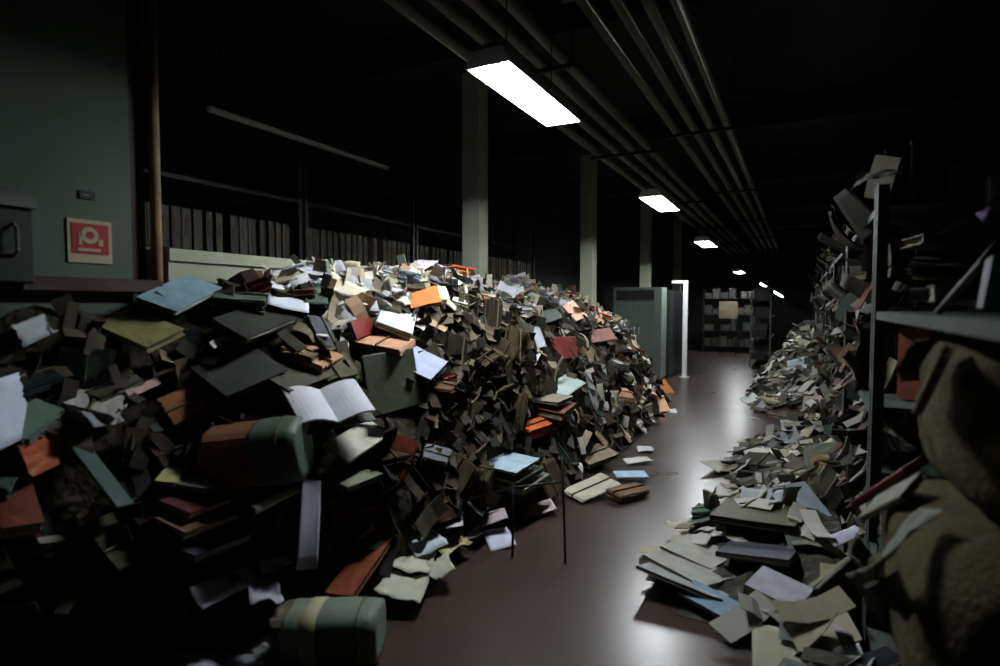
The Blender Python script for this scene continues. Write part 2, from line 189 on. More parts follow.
def mat(name, color=None, rough=.6, spec=.3, metal=0.0, noise=0.0, nscale=6.0, stripes=0.0, emit=0.0, bump=0.0, bscale=30.0, dirt=None):
    m = bpy.data.materials.new(name); m.use_nodes = True
    nt = m.node_tree; N = nt.nodes; L = nt.links
    b = N['Principled BSDF']; b.inputs['Roughness'].default_value = rough; b.inputs['Metallic'].default_value = metal
    b.inputs['Specular IOR Level'].default_value = spec
    tc = N.new('ShaderNodeTexCoord')
    if color is None:
        oi = N.new('ShaderNodeObjectInfo'); src = oi.outputs['Color']
    else:
        rgb = N.new('ShaderNodeRGB'); rgb.outputs[0].default_value = (*lin(color), 1); src = rgb.outputs[0]
    if stripes:
        sx = N.new('ShaderNodeSeparateXYZ'); L.new(tc.outputs['Object'], sx.inputs[0])
        mp = N.new('ShaderNodeCombineXYZ')
        mu = N.new('ShaderNodeMath'); mu.operation = 'MULTIPLY'; mu.inputs[1].default_value = 260
        L.new(sx.outputs[2], mu.inputs[0]); L.new(mu.outputs[0], mp.inputs[2])
        nz = N.new('ShaderNodeTexNoise'); nz.inputs['Scale'].default_value = 1.0; nz.inputs['Detail'].default_value = 2
        L.new(mp.outputs[0], nz.inputs['Vector'])
        mr = N.new('ShaderNodeMapRange'); mr.inputs[1].default_value = .35; mr.inputs[2].default_value = .65; mr.inputs[3].default_value = 1 - stripes; mr.inputs[4].default_value = 1
        L.new(nz.outputs[0], mr.inputs[0])
        mx = N.new('ShaderNodeMix'); mx.data_type = 'RGBA'; mx.blend_type = 'MULTIPLY'; mx.inputs[0].default_value = 1
        L.new(src, mx.inputs[6]); L.new(mr.outputs[0], mx.inputs[7]); src = mx.outputs[2]
    if noise:
        nz = N.new('ShaderNodeTexNoise'); nz.inputs['Scale'].default_value = nscale; nz.inputs['Detail'].default_value = 5
        L.new(tc.outputs['Object'], nz.inputs['Vector'])
        mr = N.new('ShaderNodeMapRange'); mr.inputs[1].default_value = .3; mr.inputs[2].default_value = .7; mr.inputs[3].default_value = 1 - noise; mr.inputs[4].default_value = 1 + noise * .4
        L.new(nz.outputs[0], mr.inputs[0])
        mx = N.new('ShaderNodeMix'); mx.data_type = 'RGBA'; mx.blend_type = 'MULTIPLY'; mx.inputs[0].default_value = 1
        L.new(src, mx.inputs[6]); L.new(mr.outputs[0], mx.inputs[7]); src = mx.outputs[2]
    L.new(src, b.inputs['Base Color'])
    if emit:
        b.inputs['Emission Color'].default_value = (*lin(color), 1); b.inputs['Emission Strength'].default_value = emit
    if bump:
        nb = N.new('ShaderNodeTexNoise'); nb.inputs['Scale'].default_value = bscale; nb.inputs['Detail'].default_value = 4
        L.new(tc.outputs['Object'], nb.inputs['Vector'])
        bp = N.new('ShaderNodeBump'); bp.inputs['Strength'].default_value = bump; bp.inputs['Distance'].default_value = .02
        L.new(nb.outputs[0], bp.inputs['Height']); L.new(bp.outputs[0], b.inputs['Normal'])
    return m

M = {}
M['cover'] = mat('card_cover', None, .55, .3, noise=.25, nscale=9, bump=.15)
M['page'] = mat('page_edges', None, .9, .1, noise=.15, nscale=14, stripes=.45)
M['sheet'] = mat('paper', None, .85, .15, noise=.12, nscale=8)
M['label'] = mat('paper_label', None, .8, .15, noise=.1)
M['string'] = mat('string', (98, 88, 68), .9, .1)
M['steel'] = mat('rack_steel', (72, 80, 75), .5, .4, noise=.35, nscale=5)
M['darksteel'] = mat('dark_metal', (38, 38, 40), .45, .4, metal=.6, noise=.2)
M['concrete'] = mat('pale_paint', (150, 155, 135), .8, .2, noise=.2, nscale=2, bump=.1, bscale=8)
M['greenwall'] = mat('green_grey_wall_paint', (74, 86, 76), .75, .2, noise=.22, nscale=1.6, bump=.08, bscale=10)
M['wall'] = mat('dark_wall_paint', (60, 62, 58), .9, .1, noise=.2, nscale=1.5)
M['ceiling'] = mat('dark_ceiling_paint', (52, 56, 54), .9, .1, noise=.2, nscale=1.5)
M['conduit'] = mat('conduit_paint', (112, 113, 100), .85, .1, noise=.15)
M['enamel'] = mat('white_enamel', (215, 218, 218), .35, .4)
M['housing'] = mat('lamp_housing_grey', (120, 124, 126), .5, .4)
M['tube'] = mat('lit_tube', (245, 249, 252), .4, .2, emit=LAMP_STRENGTH)
M['lowtube'] = mat('dim_lit_tube', (232, 244, 255), .4, .2, emit=10)
M['heap'] = mat('dark_paper_mass', (54, 49, 40), .95, .1, noise=.6, nscale=14, bump=1.0, bscale=22)
M['litter'] = mat('grey_paper_mass', (70, 68, 60), .95, .1, noise=.55, nscale=12, bump=.8, bscale=22)
M['wood'] = mat('dark_brown_wood', (48, 30, 20), .6, .3, noise=.3, nscale=4)
M['slat'] = mat('pale_wood', None, .7, .2, noise=.2)
M['rust'] = mat('brown_pipe_paint', (120, 100, 72), .6, .3, noise=.3)
M['sack'] = mat('olive_sacking', (74, 68, 48), .9, .1, noise=.3, nscale=7, bump=.5, bscale=60)
M['cabinet'] = mat('grey_green_enamel', (104, 116, 106), .45, .4, noise=.15, nscale=3)
M['darkcab'] = mat('near_black_enamel', (30, 33, 34), .5, .4, noise=.15, nscale=3)
M['red'] = mat('sign_red', (140, 18, 20), .5, .3, noise=.1)
M['white'] = mat('sign_white', (150, 142, 116), .6, .3, noise=.1)
M['black'] = mat('plaque_black', (16, 18, 18), .6, .3)
M['hood'] = mat('grey_hood', (84, 90, 86), .6, .3, noise=.15)

# tiled, polished red-brown floor
def floor_mat():
    m = bpy.data.materials.new('red_brown_tiles'); m.use_nodes = True
    nt = m.node_tree; N = nt.nodes; L = nt.links; b = N['Principled BSDF']
    tc = N.new('ShaderNodeTexCoord')
    br = N.new('ShaderNodeTexBrick'); br.offset = 0; br.inputs['Scale'].default_value = 1.0
    br.inputs['Brick Width'].default_value = .2; br.inputs['Row Height'].default_value = .2
    br.inputs['Mortar Size'].default_value = .004; br.inputs['Bias'].default_value = 0
    br.inputs['Color1'].default_value = (*lin((64, 50, 44)), 1); br.inputs['Color2'].default_value = (*lin((57, 46, 41)), 1)
    br.inputs['Mortar'].default_value = (*lin((52, 46, 43)), 1)
    L.new(tc.outputs['Object'], br.inputs['Vector'])
    nz = N.new('ShaderNodeTexNoise'); nz.inputs['Scale'].default_value = 1.3; nz.inputs['Detail'].default_value = 3
    L.new(tc.outputs['Object'], nz.inputs['Vector'])
    mr = N.new('ShaderNodeMapRange'); mr.inputs[1].default_value = .15; mr.inputs[2].default_value = .85; mr.inputs[3].default_value = .75; mr.inputs[4].default_value = 1.15
    L.new(nz.outputs[0], mr.inputs[0])
    mx = N.new('ShaderNodeMix'); mx.data_type = 'RGBA'; mx.blend_type = 'MULTIPLY'; mx.inputs[0].default_value = 1
    L.new(br.outputs[0], mx.inputs[6]); L.new(mr.outputs[0], mx.inputs[7]); L.new(mx.outputs[2], b.inputs['Base Color'])
    r2 = N.new('ShaderNodeMapRange'); r2.inputs[1].default_value = .1; r2.inputs[2].default_value = .9; r2.inputs[3].default_value = .24; r2.inputs[4].default_value = .36
    L.new(nz.outputs[0], r2.inputs[0]); L.new(r2.outputs[0], b.inputs['Roughness'])
    b.inputs['Specular IOR Level'].default_value = .5
    return m
M['floor'] = floor_mat()

class MB:
    """collects vertices and faces of one mesh"""
    def __init__(s): s.v = []; s.f = []
    def add(s, vs, fs):
        n = len(s.v); s.v += [tuple(p) for p in vs]; s.f += [tuple(i + n for i in f) for f in fs]
    def box(s, x0, x1, y0, y1, z0, z1):
        s.add([(x, y, z) for z in (z0, z1) for y in (y0, y1) for x in (x0, x1)],
              [(0, 2, 3, 1), (4, 5, 7, 6), (0, 1, 5, 4), (2, 6, 7, 3), (0, 4, 6, 2), (1, 3, 7, 5)])
    def tube(s, pts, r, n=8, caps=True):
        pts = [Vector(p) for p in pts]; rings = []
        for i, p in enumerate(pts):
            d = (pts[min(i + 1, len(pts) - 1)] - pts[max(i - 1, 0)]).normalized()
            a = d.orthogonal().normalized() if i == 0 else (a - d * a.dot(d)).normalized()
            b = d.cross(a)
            rings.append([p + r * (math.cos(2 * math.pi * k / n) * a + math.sin(2 * math.pi * k / n) * b) for k in range(n)])
        vs = [q for rg in rings for q in rg]
        fs = [(i * n + k, i * n + (k + 1) % n, (i + 1) * n + (k + 1) % n, (i + 1) * n + k) for i in range(len(rings) - 1) for k in range(n)]
        if caps: fs += [tuple(range(n - 1, -1, -1)), tuple((len(rings) - 1) * n + k for k in range(n))]
        s.add(vs, fs)
    def loft(s, rings, caps=True):
        n = len(rings[0]); vs = [q for rg in rings for q in rg]
        fs = [(i * n + k, i * n + (k + 1) % n, (i + 1) * n + (k + 1) % n, (i + 1) * n + k) for i in range(len(rings) - 1) for k in range(n)]
        if caps: fs += [tuple(range(n - 1, -1, -1)), tuple((len(rings) - 1) * n + k for k in range(n))]
        s.add(vs, fs)
    def mesh(s, name, smooth=False, bevel=0.0):
        me = bpy.data.meshes.new(name); me.from_pydata(s.v, [], s.f)
        bm = bmesh.new(); bm.from_mesh(me)
        bmesh.ops.recalc_face_normals(bm, faces=bm.faces)
        if bevel: bmesh.ops.bevel(bm, geom=bm.edges[:], offset=bevel, segments=1, affect='EDGES')
        bm.to_mesh(me); bm.free()
        if smooth:
            for p in me.polygons: p.use_smooth = True
        return me

def link(name, me, material=None, parent=None, color=None):
    o = bpy.data.objects.new(name, me); COL.objects.link(o)
    if parent is not None: o.parent = parent
    if material is not None and me is not None and not me.materials: me.materials.append(M[material])
    if color is not None: o.color = (*lin(color), 1)
    return o

def empty(name, loc=(0, 0, 0), rz=0.0):
    o = bpy.data.objects.new(name, None); COL.objects.link(o); o.location = loc; o.rotation_euler = (0, 0, rz); o.empty_display_size = .1
    return o

def tag(o, label, cat, group=None, kind=None):
    o['label'] = label; o['category'] = cat
    if group: o['group'] = group
    if kind: o['kind'] = kind
    return o

def structure(name, mb, material, label=None, **k):
    o = link(name, mb.mesh(name, **k), material); o['kind'] = 'structure'
    return o

# ---- paper goods: each mesh lies under z = 0, its top face near z = 0, spine at -x
def cover_mesh(w, h, t, open_=0.0, warp=0.0, seed=0):
    """two boards and a spine, one connected shell; open_ lifts the free edge of the top board"""
    rnd = random.Random(seed); c = min(.004, t * .2); mb = MB(); rings = []; nx, ny = 5, 4
    for j in range(ny + 1):
        y = -h / 2 + h * j / ny
        wob = [rnd.uniform(-1, 1) * warp for _ in range(nx + 1)]
        up = [(-w / 2 + w * i / nx, y, open_ * (i / nx) ** 2 + wob[i] * (i / nx)) for i in range(nx + 1)]
        lo = [(-w / 2 + w * i / nx, y, -t + wob[i] * .3) for i in range(nx + 1)]
        prof = [(x, yy, z) for x, yy, z in reversed(up)]                     # top, outer, free edge to spine
        prof += [(-w / 2 - c, y, -t * .15), (-w / 2 - c * 1.4, y, -t * .5), (-w / 2 - c, y, -t * .85)]
        prof += lo
        prof += [(x, yy, z + c) for x, yy, z in reversed(lo[1:])]
        prof += [(-w / 2 + c, y, -t + c), (-w / 2 + c, y, -c)]
        prof += [(x, yy, z - c) for x, yy, z in up[1:]]
        rings.append(prof)
    mb.loft(rings)
    return mb.mesh('cover')

def pages_mesh(w, h, t, ragged=.006, seed=0, layers=6, top=0.0, wave=0.0):
    """a block of paper with uneven edges, one closed mesh"""
    rnd = random.Random(seed); mb = MB(); rings = []; n = 5
    base = []
    for k in range(n): base.append((-1 + 2 * k / n, -1))
    for k in range(n): base.append((1, -1 + 2 * k / n))
    for k in range(n): base.append((1 - 2 * k / n, 1))
    for k in range(n): base.append((-1, 1 - 2 * k / n))
    for l in range(layers):
        for e in (0, 1):
            dx, dy = rnd.gauss(0, ragged * .6), rnd.gauss(0, ragged * .6)
            z = -t + (t - .0) * (l + e * .9) / layers
            sh = 1 - (0 if e else rnd.uniform(.5, 1.5) * ragged / w)
            rings.append([(bx * w / 2 * sh + dx + rnd.gauss(0, ragged * .25), by * h / 2 * sh + dy + rnd.gauss(0, ragged * .25),
                           z + top + wave * math.sin(bx * 2.5 + by * 1.7 + seed)) for bx, by in base])
    mb.loft(rings)
    return mb.mesh('page_block')

def sheet_mesh(w, h, curl=.02, seed=0, crumple=0.0, t=.0014, fold=0.0):
    rnd = random.Random(seed); nx, ny = 7, 9; mb = MB()
    a, b, ph = rnd.uniform(-1, 1), rnd.uniform(-1, 1), rnd.uniform(0, 6)
    def z(u, v):
        q = curl * (a * u * u + b * v * v + .6 * u * v) + crumple * math.sin(3.1 * u + ph) * math.cos(2.7 * v + 2 * ph) + fold * abs(u)
        return q + crumple * .8 * rnd.uniform(-1, 1)
    top = []
    for j in range(ny + 1):
        for i in range(nx + 1):
            u, v = -1 + 2 * i / nx, -1 + 2 * j / ny
            top.append((u * w / 2, v * h / 2, z(u, v)))
    bot = [(x, y, q - t) for x, y, q in top]; n = len(top); W = nx + 1
    fs = []
    for j in range(ny):
        for i in range(nx):
            p = j * W + i
            fs += [(p, p + 1, p + W + 1, p + W), (n + p, n + p + W, n + p + W + 1, n + p + 1)]
    ring = [i for i in range(W)] + [j * W + nx for j in range(1, ny + 1)] + [ny * W + i for i in range(nx - 1, -1, -1)] + [j * W for j in range(ny - 1, 0, -1)]
    for k in range(len(ring)):
        p, q = ring[k], ring[(k + 1) % len(ring)]
        fs.append((p, n + p, n + q, q))
    mb.add(top + bot, fs)
    return mb.mesh('sheet', smooth=True)

def band_mesh(w, h, t, at=0.0, width=.006, along='y', gap=.002):
    """a tape or string running round a bundle"""
    mb = MB(); g = gap
    if along == 'y':
        o = [(at, -h / 2 - g, -t - g), (at, h / 2 + g, -t - g), (at, h / 2 + g, g), (at, -h / 2 - g, g)]
        ax = (width / 2, 0, 0); ins = [(at, -h / 2, -t), (at, h / 2, -t), (at, h / 2, 0), (at, -h / 2, 0)]
    else:
        o = [(-w / 2 - g, at, -t - g), (w / 2 + g, at, -t - g), (w / 2 + g, at, g), (-w / 2 - g, at, g)]
        ax = (0, width / 2, 0); ins = [(-w / 2, at, -t), (w / 2, at, -t), (w / 2, at, 0), (-w / 2, at, 0)]
    vs = []
    for s in (-1, 1):
        for P in (o, ins):
            vs += [(p[0] + s * ax[0], p[1] + s * ax[1], p[2] + s * ax[2]) for p in P]
    fs = []
    for k in range(4):
        q = (k + 1) % 4
        fs += [(k, q, 8 + q, 8 + k), (4 + k, 12 + k, 12 + q, 4 + q), (k, 4 + k, 4 + q, q), (8 + k, 8 + q, 12 + q, 12 + k)]
    mb.add(vs, fs)
    return mb.mesh('band')

PAGEC = [(168, 160, 138), (150, 138, 112), (120, 108, 88), (175, 170, 155), (105, 96, 80)]
def page_color(rnd): return rnd.choice(PAGEC)

VAR = {}
def variants(kind):
    if kind in VAR: return VAR[kind]
    out = []
    for s in range(7):
        rnd = random.Random(100 + s + len(kind) * 31)
        if kind == 'folder':
            w, h, t = rnd.uniform(.22, .27), rnd.uniform(.30, .36), rnd.uniform(.015, .045)
            out.append((w, h, t, cover_mesh(w, h, t, rnd.choice((0, .01, .03, .06)), .006, s), pages_mesh(w * .93, h * .94, t * .8, .008, s, 4, -t * .1)))
        elif kind == 'book':
            w, h, t = rnd.uniform(.18, .26), rnd.uniform(.25, .36), rnd.uniform(.03, .07)
            out.append((w, h, t, cover_mesh(w, h, t, 0, .001, s), pages_mesh(w * .94, h * .95, t * .82, .002, s, 5, -t * .09)))
        elif kind == 'bundle':
            w, h, t = rnd.uniform(.2, .27), rnd.uniform(.28, .36), rnd.uniform(.06, .13)
            out.append((w, h, t, pages_mesh(w, h, t, .012, s, 9, 0, .004), band_mesh(w * 1.01, h, t * 1.04, rnd.uniform(-.03, .03), .008, 'y', .012)))
        elif kind == 'sheet':
            w, h = .21, .297
            out.append((w, h, .002, sheet_mesh(w, h, rnd.uniform(.01, .05), s, rnd.choice((0, .004, .008)), fold=rnd.choice((0, 0, .04))), None))
        elif kind == 'file':
            w, h, t = rnd.uniform(.26, .29), .32, rnd.uniform(.05, .085)
            out.append((w, h, t, cover_mesh(w, h, t, 0, 0, s), pages_mesh(w * .92, h * .9, t * .75, .003, s, 5, -t * .12)))
    for v in out:
        m1 = {'bundle': 'page', 'sheet': 'sheet'}.get(kind, 'cover'); v[3].materials.append(M[m1])
        if v[4]: v[4].materials.append(M['string' if kind == 'bundle' else 'page'])
    VAR[kind] = out
    return out

NAMES = {'folder': ('document_folder', 'folder'), 'book': ('ledger_book', 'book'), 'bundle': ('document_bundle', 'papers'), 'sheet': ('paper_sheet', 'paper'), 'file': ('lever_arch_file', 'file')}
LABELPLATE = None
def place(kind, mtx, color, rnd, label, group, scale=1.0, plate=(120, 115, 98)):
    """one filler thing with its parts, a copy of one of the variants"""
    global LABELPLATE
    w, h, t, a, b = rnd.choice(variants(kind))
    nm, cat = NAMES[kind]
    o = link(nm, a, None, None, color); o.matrix_world = mtx @ Matrix.Scale(scale, 4)
    tag(o, label, cat, group)
    if b is not None:
        link('string_tie' if kind == 'bundle' else 'page_block', b, None, o, None if kind == 'bundle' else page_color(rnd))
    if kind == 'file':
        if LABELPLATE is None:
            mb = MB(); mb.box(-.002, .002, -.06, .06, -.016, .016); LABELPLATE = mb.mesh('spine_label'); LABELPLATE.materials.append(M['label'])
        p = link('spine_label', LABELPLATE, None, o, plate); p.location = (-w / 2 - .0065, .02, -t / 2)
    return o

def frame(c, u, v):
    """matrix with x along u, z along u x v, origin c"""
    u = Vector(u).normalized(); n = u.cross(Vector(v)).normalized(); v = n.cross(u)
    m = Matrix.Identity(4)
    for i in range(3): m[i][0], m[i][1], m[i][2], m[i][3] = u[i], v[i], n[i], c[i]
    return m

# ================= the room =================
mb = MB(); mb.box(-7, 4, -3, 40, -.1, 0); structure('floor', mb, 'floor')
mb = MB(); mb.box(-7, 4, -3, 40, 4.6, 4.7)
structure('ceiling', mb, 'ceiling')
mb = MB(); mb.box(-5.2, -5.0, -3, 40, 0, 4.6); structure('wall_left', mb, 'wall')
mb = MB(); mb.box(2.6, 2.8, -3, 40, 0, 4.6); structure('wall_right', mb, 'wall')
mb = MB(); mb.box(-5.0, 2.6, 26, 26.2, 0, 4.6); structure('wall_back', mb, 'wall')
mb = MB(); mb.box(-5.0, 2.6, -3, -2.8, 0, 4.6); structure('wall_front', mb, 'wall')
mb = MB(); mb.box(-3.4, -3.2, -2.8, 1.88, 0, 4.6); structure('wall_partition', mb, 'greenwall')
mb = MB(); mb.box(-5.0, -3.4, 1.70, 1.88, 0, 4.6); structure('wall_return', mb, 'greenwall')
mb = MB(); mb.box(-3.42, -3.2, 2.08, 4.35, 0, 1.86); mb.box(-3.43, -3.185, 2.08, 4.35, 1.86, 1.93); mb.box(-3.42, -3.2, 4.35, 8.6, 0, 1.35)
structure('wall_parapet', mb, 'concrete')
# ceiling beams across the hall
for i, y in enumerate((1.2, 5.3, 9.3, 13.3, 17.3, 21.3)):
    mb = MB(); mb.box(-5.0, 2.6, y, y + .3, 4.2, 4.6); structure('trim_%d' % (i + 1), mb, 'ceiling')
# pillars standing in the line of the ledge
for y0, y1 in ((5.69, 5.89), (9.66, 9.9), (13.9, 14.15), (17.9, 18.15)):
    mb = MB(); mb.box(-3.42, -3.2, y0, y1, 1.35 if y0 < 9 else 0, 4.2); structure('pillar', mb, 'concrete')
# brown pipe; added dark panel paints the shade of the gap past the partition
mb = MB(); mb.tube([(-3.225, 2.03, 0), (-3.225, 2.03, 4.6)], .03, 12); structure('trim_7', mb, 'rust', smooth=True)
mb = MB(); mb.box(-3.39, -3.27, 1.881, 1.999, 0, 4.6); structure('trim_8', mb, 'wood')

# ---- conduits under the ceiling: two groups of four
for g, (xs, z, nm) in enumerate((((-2.42, -2.17, -1.96, -1.76), 3.62, 'the lamp-side group'), ((-1.38, -1.17, -.98, -.80), 3.72, 'the corridor group'))):
    for k, x in enumerate(xs):
        mb = MB(); mb.tube([(x, .2, z), (x, 25.9, z)], .048, 12)
        o = link('ceiling_conduit', mb.mesh('ceiling_conduit', smooth=True), 'conduit')
        order = ('first', 'second', 'third', 'fourth')[k]
        tag(o, ('%s grey conduit under the ceiling over the lamps, counted from the heap side' if g == 0 else '%s grey conduit under the ceiling over the corridor, counted from the heap side') % order, 'pipe', 'ceiling conduits')
    for q, y in enumerate((2.2, 4.55, 7.5, 11.5, 15.5, 19.5) if g == 0 else (3.75, 7.3, 11.3, 15.3, 19.3)):
        e = empty('conduit_hanger', ((xs[0] + xs[-1]) / 2, y, z - .06)); tag(e, 'dark cross bar hanging under the %s of ceiling conduits' % ('lamp-side group' if g == 0 else 'corridor group'), 'bracket', 'conduit hangers of ' + nm)
        hw = (xs[-1] - xs[0]) / 2 + .09
        mb = MB(); mb.box(-hw, hw, -.02, .02, -.02, .018); link('cross_bar', mb.mesh('cross_bar'), 'darksteel', e)
        for s in (-1, 1):
            mb = MB(); mb.tube([(s * (hw - .02), 0, .015), (s * (hw - .02), 0, 4.66 - z)], .006, 6); link('hanger_rod', mb.mesh('hanger_rod'), 'darksteel', e)

# ---- fluorescent fixtures
def fixture(x, y, z, label, L=1.27, wire=True, group='ceiling lamps over the corridor'):
    e = empty('ceiling_lamp', (x, y, z)); tag(e, label, 'lamp', group)
    W, D = .15, .10
    prof = [(-W, 0), (-W + .045, D), (W - .045, D), (W, 0), (W - .008, 0), (W - .052, D - .01), (-W + .052, D - .01), (-W + .008, 0)]
    mb = MB(); mb.loft([[(px, yy, pz) for px, pz in prof] for yy in (-L / 2, L / 2)])
    link('reflector', mb.mesh('reflector'), 'enamel', e)
    for s in (-1, 1):
        mb = MB(); mb.add([(-W, s * L / 2, 0), (-W + .045, s * L / 2, D), (W - .045, s * L / 2, D), (W, s * L / 2, 0),
                           (-W, s * (L / 2 + .012), 0), (-W + .045, s * (L / 2 + .012), D), (W - .045, s * (L / 2 + .012), D), (W, s * (L / 2 + .012), 0)],
                          [(0, 1, 2, 3), (4, 7, 6, 5), (0, 4, 5, 1), (1, 5, 6, 2), (2, 6, 7, 3), (3, 7, 4, 0)])
        link('end_cap', mb.mesh('end_cap'), 'enamel', e)
    mb = MB(); mb.box(-.05, .05, -L / 2 + .02, L / 2 - .02, D + .001, D + .05); link('ballast_housing', mb.mesh('ballast_housing', bevel=.006), 'housing', e)
    for s in (-1, 1):
        mb = MB(); mb.tube([(s * .062, -L / 2 + .05, .052), (s * .062, L / 2 - .05, .052)], .019, 12)
        t = link('tube', mb.mesh('tube', smooth=True), 'tube', e); t['label'] = 'glowing white tube'
        mb = MB(); mb.box(s * .062 - .012, s * .062 + .012, -L / 2 + .005, -L / 2 + .05, .034, .078); link('lamp_holder', mb.mesh('lamp_holder'), 'enamel', e)
    mb = MB(); mb.add([(-.03, -L / 2 + .01, D - .012), (.03, -L / 2 + .01, D - .012), (0, -L / 2 + .01, .045), (-.03, L / 2 - .01, D - .012), (.03, L / 2 - .01, D - .012), (0, L / 2 - .01, .045)], [(0, 2, 1), (3, 4, 5), (0, 3, 5, 2), (2, 5, 4, 1), (1, 4, 3, 0)])
    link('centre_ridge', mb.mesh('centre_ridge'), 'darkcab', e)
    if wire:
        for yy in (-L * .3, L * .3):
            mb = MB(); mb.tube([(0, yy, D + .05), (0, yy, 4.62 - z)], .005, 6); link('suspension_wire', mb.mesh('suspension_wire'), 'darksteel', e)
    return e
fixture(-1.72, 3.80, 3.06, 'nearest and largest lit twin-tube ceiling lamp, hanging over the paper heap')
fixture(-1.74, 8.2, 3.0, 'second lit ceiling lamp along the corridor, between the second pillar and the conduits')
fixture(-1.74, 12.6, 2.86, 'third lit ceiling lamp along the corridor, above the pale lit post')
fixture(-1.74, 20.0, 2.66, 'fourth and smallest bright ceiling lamp, deep down the corridor')

# low far tube, running across
e = empty('tube_lamp', (-.9, 22.8, 2.15)); tag(e, 'slanting far tube lamp low over the far end of the corridor', 'lamp')
mb = MB(); mb.tube([(-.33, -.7, .22), (.33, .7, -.22)], .03, 10); link('tube', mb.mesh('tube', smooth=True), 'lowtube', e)
mb = MB(); mb.tube([(-.33, -.66, .27), (.33, .74, -.17)], .022, 8); link('batten', mb.mesh('batten'), 'housing', e)
for s in (-1, 1):
    mb = MB(); mb.tube([(s * .3, s * .66, -s * .19), (s * .3, s * .66, 2.45)], .005, 6); link('suspension_wire', mb.mesh('wire'), 'darksteel', e)

# ---- sign, plaque, wall box, plank on the partition
e = empty('fire_sign', (-3.192, 1.67, 1.925), math.pi / 2); tag(e, 'square red fire hose sign with a cream border on the green-grey wall', 'sign')
def flat(mb, x0, x1, z0, z1, y0, y1): mb.box(x0, x1, y0, y1, z0, z1)
mb = MB(); flat(mb, -.103, .103, -.108, .108, 0, .007); link('backing_plate', mb.mesh('backing_plate'), 'white', e)
mb = MB(); flat(mb, -.086, .086, -.063, .088, -.003, -.0002); link('red_field', mb.mesh('red_field'), 'red', e)
p = MB()   # hose reel pictogram: a reel with hose and a bar under it
cz = .03
ring = lambda r, yy: [(-.005 + r * math.cos(k * math.pi / 10), yy, cz + r * math.sin(k * math.pi / 10)) for k in range(20)]
p.loft([ring(.042, -.003), ring(.042, -.0055), ring(.02, -.0055), ring(.02, -.003)], caps=False)
flat(p, -.056, -.04, -.02, .042, -.0055, -.003); flat(p, .036, .058, -.02, .014, -.0055, -.003)
flat(p, -.06, .045, -.05, -.035, -.0055, -.003)
link('pictogram', p.mesh('pictogram'), 'white', e)
e = empty('wall_plaque', (-3.192, 1.663, 2.157), math.pi / 2); tag(e, 'small black plaque with a pale mark above the red fire sign', 'plaque')
mb = MB(); flat(mb, -.036, .036, -.02, .02, 0, .007); link('plate', mb.mesh('plate'), 'black', e)
mb = MB(); flat(mb, -.02, .008, -.006, .004, -.002, -.0003); link('mark', mb.mesh('mark'), 'hood', e)
e = empty('hose_cabinet', (-3.199, 1.27, 1.70), math.pi / 2); tag(e, 'dark wall box with a rounded grey hood at the picture edge beside the sign', 'wall box')
mb = MB(); mb.box(-.32, .1, -.14, -.002, 0, .33); link('body', mb.mesh('body', bevel=.01), 'darkcab', e)
mb = MB(); rg = []
for k in range(9):
    a = k * math.pi / 16
    rg.append((-.155 * math.cos(a), .335 + .10 * math.sin(a)))
prof = rg + [(-.002, .335)]
mb.loft([[(xx, py, pz) for py, pz in prof] for xx in (-.33, .11)]); link('hood', mb.mesh('hood'), 'hood', e)
mb = MB(); mb.tube([(.02, -.14, .12), (.02, -.17, .14), (.02, -.17, .24), (.02, -.14, .26)], .008, 6); link('handle', mb.mesh('handle'), 'hood', e)

# ---- cable tray on the left, racks behind the parapet
o = empty('cable_tray', (-4.19, 4.2, 3.16))
mb = MB(); mb.box(-.03, .03, -1.12, 1.12, -.02, .02); link('channel', mb.mesh('channel', bevel=.008), 'enamel', o)
for yy in (-1.0, 0, 1.0):
    mb = MB(); mb.tube([(0, yy, .015), (0, yy, 1.45)], .006, 6); link('hanger_rod', mb.mesh('hanger_rod'), 'darksteel', o)
tag(o, 'pale straight cable tray slanting across the dark above the back shelves', 'cable tray')

def rack(name, label, x0, x1, y0, y1, levels, top, face, group=None, mat_='steel', post=.04, front_posts=(True, True)):
    """open steel rack between x0..x1 and y0..y1; parts: posts, shelves"""
    e = empty(name, ((x0 + x1) / 2, (y0 + y1) / 2, 0)); tag(e, label, 'rack', group)
    cx, cy = (x0 + x1) / 2, (y0 + y1) / 2
    for x in (x0, x1):
        for y in (y0, y1):
            sx = 1 if x == x0 else -1; sy = 1 if y == y0 else -1
            X, Y = x - cx, y - cy; t = .004
            pr = [(X, Y), (X + sx * post, Y), (X + sx * post, Y + sy * t), (X + sx * t, Y + sy * t), (X + sx * t, Y + sy * post), (X, Y + sy * post)]
            mb = MB(); mb.loft([[(a, b, z) for a, b in pr] for z in (0, top)]); link('post', mb.mesh('post'), mat_, e)
    for z in levels:
        mb = MB(); hx, hy = (x1 - x0) / 2 - .006, (y1 - y0) / 2 - .006; d = .035
        pr = [(-hx, -d), (-hx, 0), (hx, 0), (hx, -d), (hx - .003, -d), (hx - .003, -.004), (-hx + .003, -.004), (-hx + .003, -d)]
        mb.loft([[(a, yy, z + c) for a, c in pr] for yy in (-hy, hy)]); link('shelf', mb.mesh('shelf'), mat_, e)
    return e

